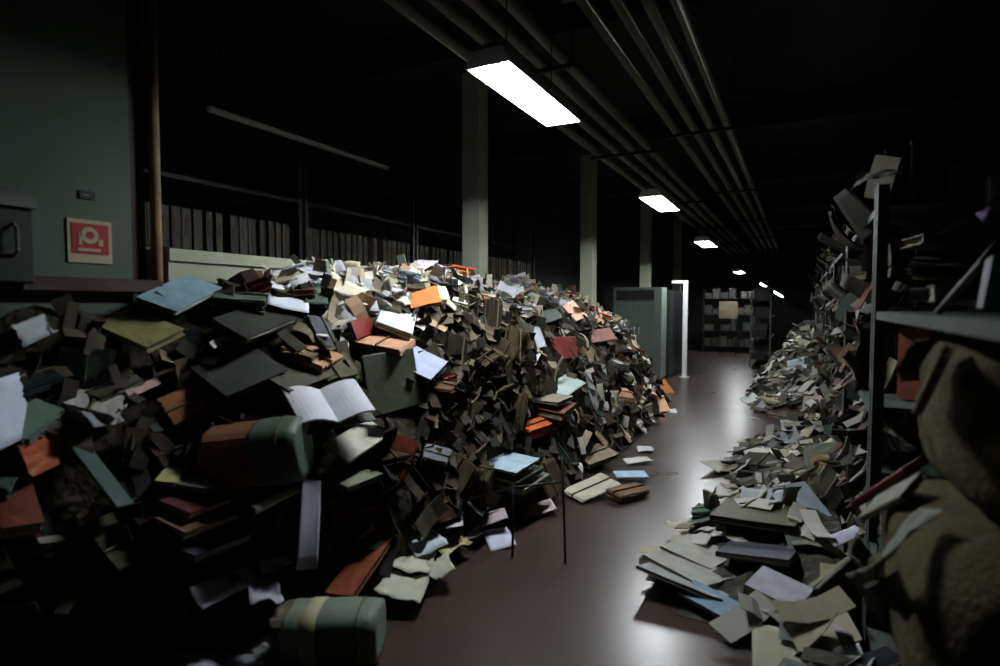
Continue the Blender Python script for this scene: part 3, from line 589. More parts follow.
BACK = [(2.35, 4.15), (4.19, 6.0), (6.04, 7.85), (7.89, 9.7)]
for i, (a, b) in enumerate(BACK):
    rack('archive_rack', ('steel archive rack behind the ledge, the one nearest the sign wall', 'steel archive rack behind the ledge, under the far half of the cable tray', 'steel archive rack behind the ledge, seen just past the front pillar', 'steel archive rack behind the ledge, in front of the second pillar')[i],
         -4.75, -4.3, a, b, (.3, 1.0, 1.6, 2.04, 2.62), 3.0, 1, 'archive racks behind the ledge', 'darkcab')
    rnd = random.Random(40 + i); y = a + .06
    while y < b - .12:
        c = rnd.choice([(52, 46, 32), (44, 41, 30), (31, 33, 27), (60, 53, 39), (26, 23, 19)])
        if rnd.random() < .12: y += .07
        wv, hv, tv = .28, .32, .07
        mtx = frame((-4.45, y + .04, 2.045 + .165), (-1, 0, 0), (0, 0, 1))
        place('file', mtx, c, rnd, 'dim upright file in the row on the shelf behind the ledge', 'files in a row on the back shelf', 1.0, (58, 54, 42))
        y += rnd.uniform(.088, .1)

# ---- metal cabinet at the heap's far end
e = empty('metal_cabinet', (-3.12, 12.5, 0)); tag(e, 'tall grey-green two-door metal cabinet beyond the far end of the heap', 'cabinet')
W, D_, Hc = .52, .5, 2.0
mb = MB(); mb.box(-W, W, 0, D_, .06, Hc); mb.box(-W + .03, W - .03, .03, D_ - .03, 0, .06); link('body', mb.mesh('body'), 'cabinet', e)
for s in (-1, 1):
    mb = MB(); mb.box(min(s * .01, s * (W - .03)), max(s * .01, s * (W - .03)), -.018, -.001, .1, Hc - .34); d = link('door', mb.mesh('door', bevel=.004), 'cabinet', e)
    mb = MB(); mb.tube([(s * .05, -.02, 1.0), (s * .05, -.05, 1.02), (s * .05, -.05, 1.12), (s * .05, -.02, 1.14)], .007, 6); link('handle', mb.mesh('handle'), 'enamel', d)
mb = MB(); mb.box(-W + .06, W - .06, -.012, -.001, Hc - .27, Hc - .07); link('recess_shade_plate', mb.mesh('recess_shade_plate'), 'darkcab', e)  # near-black plate on the front, painted in for the shade of a recess
mb = MB(); mb.box(-W, -W + .05, -.03, -.001, .06, Hc); link('side_post', mb.mesh('side_post'), 'cabinet', e)
mb = MB(); mb.box(W - .16, W, -.03, -.001, .06, Hc); link('side_post', mb.mesh('side_post'), 'cabinet', e)
mb = MB(); mb.box(-W + .05, W - .16, -.03, -.001, Hc - .05, Hc); link('top_rail', mb.mesh('top_rail'), 'cabinet', e)
e = empty('dark_cabinet', (-2.86, 13.1, 0)); tag(e, 'near-black cabinet standing behind the grey-green metal cabinet', 'cabinet')
mb = MB(); mb.box(-.35, .3, 0, 1.7, .05, 1.95); mb.box(-.32, .27, .03, 1.67, 0, .05); link('body', mb.mesh('body'), 'darkcab', e)
for k in range(3):
    mb = MB(); mb.box(.301, .315, .02 + k * .56, .56 + k * .56, .1, 1.9); d = link('door', mb.mesh('door', bevel=.003), 'darkcab', e)
    mb = MB(); mb.tube([(.316, .08 + k * .56, 1.0), (.34, .08 + k * .56, 1.02), (.34, .08 + k * .56, 1.1), (.316, .08 + k * .56, 1.12)], .007, 6); link('handle', mb.mesh('handle'), 'steel', d)
e = empty('pale_post', (-2.28, 13.45, 0)); tag(e, 'pale upright post with a short top arm, brightly lit under the third lamp', 'post')
mb = MB(); mb.box(-.05, .05, -.05, .05, 0, 2.1); link('upright', mb.mesh('upright', bevel=.01), 'enamel', e)
mb = MB(); mb.box(-.30, .05, -.055, .055, 2.101, 2.17); link('top_arm', mb.mesh('top_arm', bevel=.01), 'enamel', e)
mb = MB(); mb.box(-.1, .1, -.1, .1, 0, .012); link('foot_plate', mb.mesh('foot_plate'), 'enamel', e)

# ---- thin dark stand at the heap foot
e = empty('thin_stand', (-1.55, 3.22, 0)); tag(e, 'thin dark metal stand with long legs in front of the papers on the floor', 'stand')
tops = []
for a, b in (((-.36, -.11, 0), (-.35, -.09, .37)), ((-.05, .05, 0), (-.055, .07, .46)), ((.285, .115, 0), (.245, .155, .66))):
    mb = MB(); mb.tube([a, b], .008, 8); link('leg', mb.mesh('leg', smooth=True), 'darksteel', e)
mb = MB(); mb.tube([(-.35, -.09, .35), (-.055, .07, .44), (.25, .15, .5)], .007, 8); link('cross_bar', mb.mesh('cross_bar', smooth=True), 'darksteel', e)

# plank against the partition
mb = MB(); mb.box(-.33, .33, -.022, .022, -.035, .035)
o = link('wooden_plank', mb.mesh('wooden_plank', bevel=.006), 'wood'); o.location = (-3.16, 1.68, 1.705); o.rotation_euler = (0, 0, math.pi / 2)
tag(o, 'dark brown wooden plank lying along the foot of the sign wall on the heap', 'plank')

# ================= the paper masses =================
def terrain(name, fn, xs, ys, drop, material, label, cat):
    nx, ny = len(xs), len(ys); top = []; keep = []
    rnd = random.Random(5)
    for y in ys:
        for x in xs:
            z = fn(x, y); top.append((x, y, max(0, z - drop) + (rnd.uniform(-.025, .02) if z > .05 else 0))); keep.append(z > .012)
    fs = []; used = {}
    for j in range(ny - 1):
        for i in range(nx - 1):
            q = (j * nx + i, j * nx + i + 1, (j + 1) * nx + i + 1, (j + 1) * nx + i)
            if any(keep[k] for k in q): fs.append(q)
    ids = sorted({k for f in fs for k in f}); mp = {k: i for i, k in enumerate(ids)}
    n = len(ids); vs = [top[k] for k in ids]
    vs = [(x, y, max(z, .004)) for x, y, z in vs]
    F = [tuple(mp[k] for k in f) for f in fs]
    cnt = {}
    for f in F:
        for a, b in zip(f, f[1:] + f[:1]): cnt[(a, b)] = 1
    rim = [(a, b) for (a, b) in cnt if (b, a) not in cnt]
    V = vs + [(x, y, .001) for x, y, z in vs]
    G = F + [tuple(n + k for k in reversed(f)) for f in F] + [(b, a, n + a, n + b) for a, b in rim]
    me = bpy.data.meshes.new(name); me.from_pydata(V, [], G); me.validate()
    o = link(name, me, material); tag(o, label, cat, None, 'stuff')
    return o
terrain('paper_heap', heap, np.arange(-3.185, -1.40, .065), np.arange(.22, 11.2, .08), .05, 'heap', 'great dark heap of dumped documents along the ledge, under all the single papers', 'papers')
terrain('paper_litter', litter, np.arange(-.95, .285, .06), np.arange(2.3, 20, .08), .03, 'litter', 'low trodden litter of papers along the foot of the racks', 'papers')

# ---- single things built from the hero table
for kind, nm, cat, label, col, t, C, (U, V), w_, h_ in HEROES:
    s = abs(hash_ := sum(ord(c) * (i + 1) for i, c in enumerate(label))) % 9973; rnd = random.Random(s)
    mtx = frame(C, U, V)
    if kind == 'sheet':
        cr = .012 if ('crumpled' in label or 'torn' in label) else .002
        o = link(nm, sheet_mesh(w_, h_, .022 if 'bent' in label or 'hanging' in label else .008, s, cr, fold=.0), 'sheet', None, col)
    elif kind in ('folder', 'book'):
        soft = kind == 'folder'
        o = link(nm, cover_mesh(w_, h_, t, 0.008 if soft else 0, .006 if 'crumpled' in label else (.002 if soft else .0005), s), 'cover', None, col)
        link('page_block', pages_mesh(w_ * .94, h_ * .95, t * .8, .007 if soft else .002, s, 5, -t * .1), 'page', o, (185, 178, 160) if 'white' in label or 'pale' in label else page_color(rnd))
    elif kind == 'bundle':
        o = link(nm, pages_mesh(w_, h_, t, .01, s, 9, 0, .003), 'page', None, col)
        link('string_tie', band_mesh(w_ * 1.01, h_, t * 1.04, 0, .008, 'y', .012), 'string', o)
    else:
        mb = MB(); mb.box(-w_ / 2, w_ / 2, -h_ / 2, h_ / 2, -t, 0)
        o = link(nm, mb.mesh(nm, bevel=min(.003, t * .2)), 'slat', None, col)
    o.matrix_world = mtx; tag(o, label, cat)

# ---- scraps past counting: torn sheets and card between the single papers
def scrap_mat(name, stops):
    m = bpy.data.materials.new(name); m.use_nodes = True; nt = m.node_tree; N = nt.nodes; L = nt.links; b = N['Principled BSDF']
    b.inputs['Roughness'].default_value = .85; b.inputs['Specular IOR Level'].default_value = .15
    g = N.new('ShaderNodeNewGeometry'); r = N.new('ShaderNodeValToRGB'); r.color_ramp.interpolation = 'CONSTANT'
    L.new(g.outputs['Random Per Island'], r.inputs[0]); L.new(r.outputs[0], b.inputs['Base Color'])
    el = r.color_ramp.elements
    for i, c in enumerate(stops):
        e = el[i] if i < 2 else el.new(i / len(stops))
        e.position = i / len(stops); e.color = (*lin(c), 1)
    M[name] = m
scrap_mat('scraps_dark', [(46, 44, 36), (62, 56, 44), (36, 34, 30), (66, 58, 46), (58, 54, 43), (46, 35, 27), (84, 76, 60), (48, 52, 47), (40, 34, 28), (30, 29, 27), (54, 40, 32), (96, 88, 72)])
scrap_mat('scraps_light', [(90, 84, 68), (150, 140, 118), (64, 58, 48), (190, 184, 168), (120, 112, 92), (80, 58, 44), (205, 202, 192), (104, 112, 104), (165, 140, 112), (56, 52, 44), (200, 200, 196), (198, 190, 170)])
scrap_mat('scraps_grey', [(110, 108, 98), (150, 148, 140), (74, 72, 62), (172, 170, 162), (124, 120, 102), (90, 96, 92), (56, 54, 46), (160, 154, 134)])
def scraps(name, fn, spots, material, label, seed, edge_on=.5, size=1.0):
    rnd = random.Random(seed); mb = MB()
    for sp in spots:
        x, y = sp[:2]; z = sp[2] if len(sp) > 2 else fn(x, y); n = Vector((-1, 0, .35)).normalized() if len(sp) > 2 else Vector(normal(x, y))
        w_, h_, t = size * rnd.uniform(.04, .11), size * rnd.uniform(.1, .26), rnd.choice((.0015, .002, .006, .012))
        if rnd.random() < edge_on: n = (n * .35 + Vector((rnd.gauss(0, 1), rnd.gauss(0, 1), rnd.gauss(0, .7))).normalized()).normalized()
        else: n = (n + Vector((rnd.gauss(0, .25), rnd.gauss(0, .25), .3))).normalized()
        a = rnd.uniform(0, 6.28); u = Vector((math.cos(a), math.sin(a), rnd.gauss(0, .3))); u = (u - n * u.dot(n)).normalized(); v = n.cross(u)
        c = Vector((x, y, z)) + (n * 0 if len(sp) > 2 else Vector(normal(x, y)) * rnd.uniform(.0, .07)); c.z = max(c.z, .03)
        bend = rnd.gauss(0, .25); rg = []
        for k in range(4):
            q = -1 + 2 * k / 3; o = c + v * (h_ / 2 * q) + n * (bend * h_ * .4 * q * q)
            rg.append([o - u * w_ / 2, o + u * w_ / 2, o + u * w_ / 2 - n * t, o - u * w_ / 2 - n * t])
        if min(p.z for r in rg for p in r) < .002 or min(p.x for r in rg for p in r) < -3.18 or (x > -1 and len(sp) < 3 and max(p.x for r in rg for p in r) > .29): continue
        mb.loft(rg)
    o = link(name, mb.mesh(name), material); tag(o, label, 'papers', None, 'stuff')
# ---- open register, white pages up
e = empty('open_register'); tag(e, 'open register with two white pages spread on the heap slope', 'book')
e.matrix_world = frame(REG_C, REG_U, REG_V)
def page_wing(s, w_, h_, rise):
    mb = MB(); rg = []
    for j in range(9):
        x = s * w_ * j / 8; z = rise * math.sin(j / 8 * math.pi * .62) - .02 * (j / 8)
        rg.append([(x, -h_ / 2, z), (x, h_ / 2, z), (x, h_ / 2, z - .012), (x, -h_ / 2, z - .012)])
    mb.loft(rg); return mb.mesh('page_wing', smooth=False)
p = link('page_wing', page_wing(-1, .205, .28, .07), 'sheet', e, (215, 218, 228)); p = link('page_wing', page_wing(1, .205, .28, .055), 'sheet', e, (215, 218, 228))
mb = MB(); mb.box(-.215, .215, -.145, .145, -.04, -.034); link('cover', mb.mesh('cover'), 'cover', e, (60, 62, 60))

# ---- fat wrapped bundles
def wrapped(label, mtx, L, a, b, core, wrapc, bandc, cut=.35, seed=1, band=.62):
    e = empty('wrapped_bundle'); e.matrix_world = mtx; tag(e, label, 'papers')
    rnd = random.Random(seed)
    def ring(x, k, jit=0):
        out = []
        for i in range(28):
            th = 2 * math.pi * i / 28; c, s = math.cos(th), math.sin(th)
            r = (abs(c) ** 3.2 + abs(s) ** 3.2) ** (-1 / 3.2)
            out.append((x + rnd.gauss(0, jit), k * a * r * c, k * b * r * s))
        return out
    mb = MB(); mb.loft([ring(-L / 2, .93, .012)] + [ring(-L / 2 + .02 + q * .05, .985, .006) for q in range(int(L / .11))] + [ring(.05, .985), ring(L / 2 - .03, .97), ring(L / 2 - .005, .9, .006)])
    link('paper_core', mb.mesh('paper_core'), 'page', e, core)
    x0 = -L / 2 + L * cut; mb = MB()
    mb.loft([ring(x0, 1.0, .004), ring(x0 + .01, 1.01), ring(0.1, 1.03), ring(L / 2 - .04, 1.0), ring(L / 2, .95), ring(L / 2 + .002, .7)]); link('wrapper', mb.mesh('wrapper', smooth=True), 'cover', e, wrapc)
    if bandc:
        xb = -L / 2 + L * band; mb = MB(); mb.loft([ring(xb - .035, 1.03), ring(xb - .034, 1.045), ring(xb + .034, 1.045), ring(xb + .035, 1.03)]); q = link('paper_band', mb.mesh('paper_band', smooth=True), 'label', e, bandc); q['label'] = 'pale paper band'
    for xs in (.82,):
        xb = -L / 2 + L * xs; mb = MB(); mb.loft([ring(xb - .004, 1.02), ring(xb - .004, 1.055), ring(xb + .004, 1.055), ring(xb + .004, 1.02)], caps=False); link('string_tie', mb.mesh('string_tie'), 'string', e)
    return e
wrapped('fat green tied bundle with brown paper edges below the open register', frame(GB_C, GB_U, GB_V), .46, .145, .15, (120, 84, 62), (76, 92, 78), None, .52, 3)
wrapped('rolled grey-green bundle with a pale paper band lying on the floor', frame(RB_C, RB_U, RB_V), .46, .13, .12, (110, 104, 88), (108, 122, 108), (165, 160, 130), .12, 4, .36)

# ================= the racks along the corridor =================
LEV = (.12, .6, 1.13, 1.6, 2.06)
UNITS = [(.42, 3.15, (.12, .52, 1.575)), (3.19, 5.0, LEV), (5.04, 6.85, LEV), (6.89, 8.7, LEV), (8.74, 10.55, LEV), (10.59, 12.4, LEV), (12.44, 14.25, LEV), (14.29, 16.1, LEV)]
ULAB = ('open steel rack nearest the camera, holding the olive sacks', 'second open steel rack from the camera, holding the rust-red file', 'third open steel rack from the camera beside the bare floor patch', 'fourth open steel rack from the camera along the corridor', 'fifth open steel rack from the camera along the corridor', 'sixth open steel rack from the camera along the corridor', 'seventh open steel rack from the camera along the corridor', 'eighth and farthest open steel rack in the corridor line')
DIM = [(72, 70, 62), (60, 62, 58), (88, 82, 70), (98, 94, 84), (52, 54, 52), (78, 84, 76), (70, 56, 46), (60, 72, 62), (110, 106, 98), (46, 40, 36)]
CNAME = {}
for u, (a, b, lev) in enumerate(UNITS):
    rack('storage_rack', ULAB[u], .3, .75, a, b, lev, 2.15, -1, 'open steel racks along the corridor', post=.05)
    rnd = random.Random(70 + u)
    for li, z in enumerate(lev[1:], 1):
        nxt = lev[li + 1] if li + 1 < len(lev) else 2.75
        where = {1: 'low shelf', 2: 'middle shelf', 3: 'upper shelf', 4: 'top shelf'}[li if u else li + (0 if li < 2 else 1)]
        y = a + .2
        if u == 0: y = 2.45 if z < 1 else 2.35
        while y < b - .16:
            if u == 1 and li == 2 and y < 3.75: y = 3.75
            g = 'papers on the %s of the %s rack' % (where, ('nearest', 'second', 'third', 'fourth', 'fifth', 'sixth', 'seventh', 'eighth')[u])
            r = rnd.random(); c = rnd.choice(DIM); dk = .42 if where == 'top shelf' else 1.0; c = tuple(v * dk for v in c); x = .5 + rnd.uniform(-.06, .04)  # top-shelf papers get darkened colours, so the shade up there is painted in
            if r < .42:
                zz = z; 
                for q in range(rnd.randint(1, 3)):
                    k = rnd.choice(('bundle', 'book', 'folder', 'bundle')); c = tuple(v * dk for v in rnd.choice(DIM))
                    zz += .075 + .03 * rnd.random()
                    if zz > nxt - .06: break
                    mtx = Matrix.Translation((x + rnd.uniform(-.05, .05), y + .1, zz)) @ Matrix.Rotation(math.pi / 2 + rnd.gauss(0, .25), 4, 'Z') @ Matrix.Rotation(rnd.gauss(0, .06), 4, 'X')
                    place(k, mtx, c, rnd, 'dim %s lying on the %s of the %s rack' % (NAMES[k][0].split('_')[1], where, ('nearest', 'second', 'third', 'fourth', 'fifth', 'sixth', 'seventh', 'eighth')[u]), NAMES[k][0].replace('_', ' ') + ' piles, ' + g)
                y += .36
            elif r < .86:
                k = rnd.choice(('file', 'file', 'bundle')); lean = rnd.gauss(0, .14)
                if nxt - z > .40 or li == len(lev) - 1:
                    mtx = frame((x - .02, y + .05, z + .175), (1, 0, .02), (0, math.sin(lean), math.cos(lean)))
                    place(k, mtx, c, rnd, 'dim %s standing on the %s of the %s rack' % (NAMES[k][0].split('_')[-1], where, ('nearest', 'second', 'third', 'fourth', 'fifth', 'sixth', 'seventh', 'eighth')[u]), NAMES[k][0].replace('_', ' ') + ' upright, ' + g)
                y += .11
            else:
                mtx = frame((.28 + rnd.uniform(-.04, .04), y + .1, z + .03), (rnd.gauss(0, .2), 1, rnd.gauss(0, .2)), (-.75, 0, .66 + rnd.gauss(0, .2)))
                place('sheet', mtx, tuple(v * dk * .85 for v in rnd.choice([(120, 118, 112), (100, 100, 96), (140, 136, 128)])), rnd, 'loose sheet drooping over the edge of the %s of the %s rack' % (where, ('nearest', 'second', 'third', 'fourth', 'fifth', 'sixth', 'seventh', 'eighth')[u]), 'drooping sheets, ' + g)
                y += .14
# single things on the near racks
def single(kind, c, u, v, col, label, w_=None, h_=None, t=.06, cat=None, seed=3):
    nm, ct = NAMES[kind]
    if kind == 'sheet':
        o = link(nm, sheet_mesh(w_, h_, .03, seed, .006), 'sheet', None, col)
    else:
        o = link(nm, cover_mesh(w_, h_, t, 0, .001, seed), 'cover', None, col)
        link('page_block', pages_mesh(w_ * .93, h_ * .94, t * .8, .003, seed, 5, -t * .1), 'page', o, (120, 110, 92))
    o.matrix_world = frame(c, u, v); tag(o, label, cat or ct)
    return o
single('file', (.50, 3.42, 1.135 + .185), (.7, -.7, 0), (0, 0, 1), (92, 38, 25), 'rust-red file standing on the shelf just behind the near rack post', .17, .36, .085)
single('sheet', (.30, 3.02, 2.17), (.8, .5, .25), (-.2, .9, .3), (100, 100, 94), 'pale sheet lying over the top of the near rack post', .19, .12)
single('folder', (.45, 2.2, 1.67), (.35, .75, .35), (.35, -.35, .6), (80, 84, 82), 'grey folder leaning on the shelf of the nearest rack above the sacks', .2, .22, .02)
single('folder', (.50, 1.90, 1.65), (.15, 1, .0), (.12, 0, .98), (112, 118, 126), 'pale blue-grey box folder at the picture edge on the nearest rack shelf', .2, .13, .08)
single('sheet', (.46, 2.0, 1.86), (.3, .9, .1), (.5, -.1, .5), (120, 96, 132), 'purple sheet at the picture edge high on the nearest rack', .09, .08)
single('folder', (.55, 2.05, 1.86), (.3, .9, .1), (.5, -.2, .5), (118, 108, 46), 'yellow-olive folder at the picture edge beside the purple sheet', .12, .1, .02)
single('sheet', (.222, 1.60, .93), (.5, .8, .15), (-.5, .2, .75), (168, 172, 166), 'pale crumpled sheet sticking out before the lower olive sack', .09, .09)
single('sheet', (.25, 2.02, .72), (.5, .8, .1), (-.4, .2, .8), (140, 144, 128), 'grey-olive sheet hanging out by the near rack post, below the sacks', .12, .22)
single('sheet', (.225, 1.66, 1.04), (.55, .6, .6), (-.288, .794, -.53), (120, 124, 116), 'long grey strip of paper slanting across the gap between the sacks', .24, .06)
single('folder', (.30, 1.72, 1.42), (.3, .9, .2), (.25, -.3, .9), (150, 128, 92), 'tan folder pressed against the top of the upper olive sack', .10, .16, .02)
single('book', (.30, 2.5, .98), (.6, .75, .3), (-.45, .618, -.645), (105, 50, 45), 'thin dull red book leaning against the upper olive sack', .16, .30, .03)
single('book', (.25, 2.1, 1.02), (.55, .6, .6), (-.288, .794, -.53), (120, 120, 108), 'thin grey book slanting between the two olive sacks', .10, .28, .02)

def sack(label, c, r, seed, tie):
    e = empty('paper_sack', c); tag(e, label, 'sack')
    me = bpy.data.meshes.new('sack_body'); bm = bmesh.new(); bmesh.ops.create_icosphere(bm, subdivisions=5, radius=1)
    rnd = random.Random(seed); ph = [rnd.uniform(0, 6) for _ in range(6)]
    for v in bm.verts:
        x, y, z = v.co
        k = (abs(x) ** 3.6 + abs(y) ** 3.6 + abs(z) ** 3.6) ** (-1 / 3.6)
        f = 1 + .025 * math.sin(3 * x + 2 * z + ph[0]) + .012 * math.sin(6 * y - 14 * z + ph[1]) + .03 * abs(noise.noise(Vector((1.5 * x, 9 * y, 1.2 * z)) + Vector(ph[:3]))) + .02 * noise.noise(Vector((1.6 * x, 2.5 * y, 3 * z)) + Vector(ph[3:])) + .012 * noise.noise(Vector((5 * x, 22 * y, 3 * z)))
        v.co = (x * k * f * r[0], y * k * f * r[1], z * k * f * r[2])
    bm.to_mesh(me); bm.free()
    for p in me.polygons: p.use_smooth = True
    link('body', me, 'sack', e)
    tx, ty, tz = tie
    mb = MB(); d = Vector(tie).normalized(); base = Vector((tx * r[0], ty * r[1], tz * r[2]))
    rg = []; a = d.orthogonal().normalized(); b2 = d.cross(a)
    for q, rr in ((-.06, .07), (0, .035), (.03, .03), (.07, .055), (.10, .075)):
        rg.append([base + d * q + (rr + .008 * math.sin(5 * th)) * (math.cos(th) * a + math.sin(th) * b2) for th in [k * math.pi / 12 for k in range(24)]])
    mb.loft(rg); link('neck', mb.mesh('neck', smooth=True), 'sack', e)
    mb = MB(); mb.tube([base + d * .015 + .036 * (math.cos(th) * a + math.sin(th) * b2) for th in [k * math.pi / 8 for k in range(17)]], .005, 6); link('tie_cord', mb.mesh('tie_cord', smooth=True), 'string', e)
sack('upper bulging olive-brown sack of papers in the nearest rack at the picture edge', (.60, 1.95, 1.315), (.27, .42, .235), 5, (-.75, .5, .35))
sack('lower bulging olive-brown sack in the nearest rack, under the other sack', (.54, 1.90, .80), (.29, .48, .275), 9, (-.7, .55, -.2))

# ---- far end: rack across the corridor's end, boxes
rack('end_rack', 'dim steel rack across the dark far end of the corridor', -3.0, -1.2, 21.2, 21.7, (.2, .75, 1.3, 1.85), 2.2, 1, None, 'darksteel')
rack('side_rack', 'dim steel rack jutting into the far end of the corridor', -1.15, -.65, 16.5, 19.5, (.2, .75, 1.3, 1.75), 1.9, 1, None, 'steel')
rnd = random.Random(9)
def boxes(x0, x1, y, levels, label, grp, along):
    for z in levels:
        p = x0
        while p < x1:
            wv, hv = rnd.uniform(.14, .32), rnd.uniform(.2, .42)
            if rnd.random() < .8:
                e = empty('archive_box', ((p + wv / 2, y + rnd.uniform(-.05, .05), z) if along == 'x' else (y + rnd.uniform(-.05, .05), p + wv / 2, z)), 0 if along == 'x' else math.pi / 2)
                tag(e, label, 'box', grp); c = rnd.choice([(48, 44, 37), (38, 35, 31), (28, 27, 25), (58, 55, 49), (34, 38, 35)])
                mb = MB(); mb.box(-wv / 2, wv / 2, -.17, .17, 0, hv - .05); link('body', mb.mesh('body', bevel=.004), 'cover', e, c)
                mb = MB(); mb.box(-wv / 2 - .004, wv / 2 + .004, -.175, .175, hv - .049, hv); link('lid', mb.mesh('lid', bevel=.004), 'cover', e, c)
            p += wv + .02
boxes(-2.95, -1.35, 21.42, (.2, .75, 1.3, 1.85), 'dim archive box on the rack across the far end of the corridor', 'boxes on the end rack', 'x')
boxes(16.6, 19.2, -.92, (.2, .75, 1.3, 1.75), 'dim archive box on the rack jutting into the far corridor', 'boxes on the jutting rack', 'y')
e = empty('beige_board', (-2.05, 20.0, 0)); tag(e, 'beige notice board on legs at the far end of the corridor', 'board')
mb = MB(); mb.box(-.28, .28, -.02, .02, 1.2, 1.75); link('panel', mb.mesh('panel'), 'slat', e, (150, 138, 112))
for s in (-1, 1):
    mb = MB(); mb.tube([(s * .24, .03, 0), (s * .24, .03, 1.74)], .015, 8); link('leg', mb.mesh('leg'), 'darksteel', e)

# ================= countless papers, one by one =================
HERO_XY = [(Vector(h[6]), math.sqrt(h[8] * h[9]) * .5) for h in HEROES] + [(Vector(REG_C), .23), (Vector(GB_C), .24), (Vector(RB_C), .25)]
CAMV = Vector(CAM)
def hides(p, r):
    """true when a filler at p would stand on or in front of one of the single things"""
    dp = p - CAMV; lp = dp.length; up = dp / lp
    for hc, hr in HERO_XY:
        if (p - hc).length < hr * .55: return True
        dh = hc - CAMV; lh = dh.length
        if lp < lh + .12 and (up - dh / lh).length < (hr * .9 + r * .75) / lh and (p - hc).length < .8: return True
    return False
PAL = {
 'dark':  [('charcoal', (46, 46, 44)), ('dark olive', (58, 58, 42)), ('dark brown', (58, 42, 32)), ('black-blue', (36, 38, 46))],
 'mid':   [('olive-grey', (98, 98, 78)), ('grey-green', (88, 104, 92)), ('tan', (136, 116, 86)), ('brick red', (120, 56, 42)), ('brown', (98, 70, 50)), ('slate grey', (100, 104, 108))],
 'light': [('cream', (196, 188, 164)), ('off-white', (205, 205, 198)), ('pale grey', (168, 170, 168)), ('pale blue', (165, 182, 192)), ('peach', (205, 158, 125)), ('orange', (205, 112, 60)), ('beige', (172, 154, 126))],
 'paper': [('white', (214, 216, 220)), ('cream', (202, 196, 172)), ('grey-white', (172, 176, 178)), ('bluish white', (188, 190, 198))],
}
def zone(x, y):
    t = (heap(x, y)) / max(.1, lerp(CREST, y))
    hi = t > .8; lo = t < .3
    if y < 2.7: s = 'below the sign'
    elif y < 4.9: s = 'before the front pillar'
    elif y < 7.6: s = 'between front and second pillars'
    else: s = 'near the metal cabinet'
    return s, ('crest' if hi else 'foot' if lo else 'middle'), t
def scatter(n_by_kind, sample, pick):
    for kind, n in n_by_kind.items():
        done = tries = 0
        while done < n and tries < n * 30:
            tries += 1
            x, y = sample()
            z = ground(x, y)
            if z < .03 and kind != 'sheet': continue
            nrm = Vector(normal(x, y)); view = (CAMV - Vector((x, y, z))).normalized()
            r = pick(kind, x, y, z, nrm)
            if r is None or hides(Vector((x, y, z + .06)), HIDE_R): continue
            mtx, cname, c, label, group, sc = r
            place(kind, mtx, c, RND, label, group, sc); done += 1
            near = y < 2.8 and x < -1
            if kind in ('folder', 'book') and mtx[2][2] > .7 and RND.random() < (.75 if near else .3):      # a few more of the same laid on it
                n = Vector(mtx.col[2][:3]); P = Vector(mtx.col[3][:3])
                for q in range(RND.randint(2, 5) if near else RND.randint(1, 3)):
                    P = P + n * (RND.uniform(.014, .024) if near else RND.uniform(.03, .045)) + Vector((RND.gauss(0, .022), RND.gauss(0, .022), 0))
                    if hides(P, .15): break
                    m2 = Matrix.Translation(P) @ mtx.to_3x3().to_4x4() @ Matrix.Rotation(RND.gauss(0, .14), 4, 'Z') @ Matrix.Diagonal((1, 1, .45 if near else .9, 1))
                    place(kind, m2, tuple(min(235, v * RND.uniform(.85, 1.3)) for v in c), RND, label, group, sc); done += 1
RND = random.Random(77); HIDE_R = .15
def orient(kind, x, y, z, nrm, mode):
    rnd = RND; up = Vector((0, 0, 1))
    if mode == 'flat':
        n = (up * rnd.uniform(.3, 1.3) + nrm * rnd.uniform(.4, 1.0) + Vector((rnd.gauss(0, .22), rnd.gauss(0, .22), 0))).normalized()
    elif mode == 'up':      # standing on edge
        n = (Vector((rnd.gauss(0, 1), rnd.gauss(0, 1), rnd.gauss(.3, .3)))).normalized()
    else:
        n = (nrm + Vector((rnd.gauss(0, .3), rnd.gauss(0, .3), rnd.gauss(0, .2)))).normalized()
    a = rnd.uniform(0, 2 * math.pi); u = Vector((math.cos(a), math.sin(a), 0)); u = (u - n * u.dot(n)).normalized()
    return u, n.cross(u), n
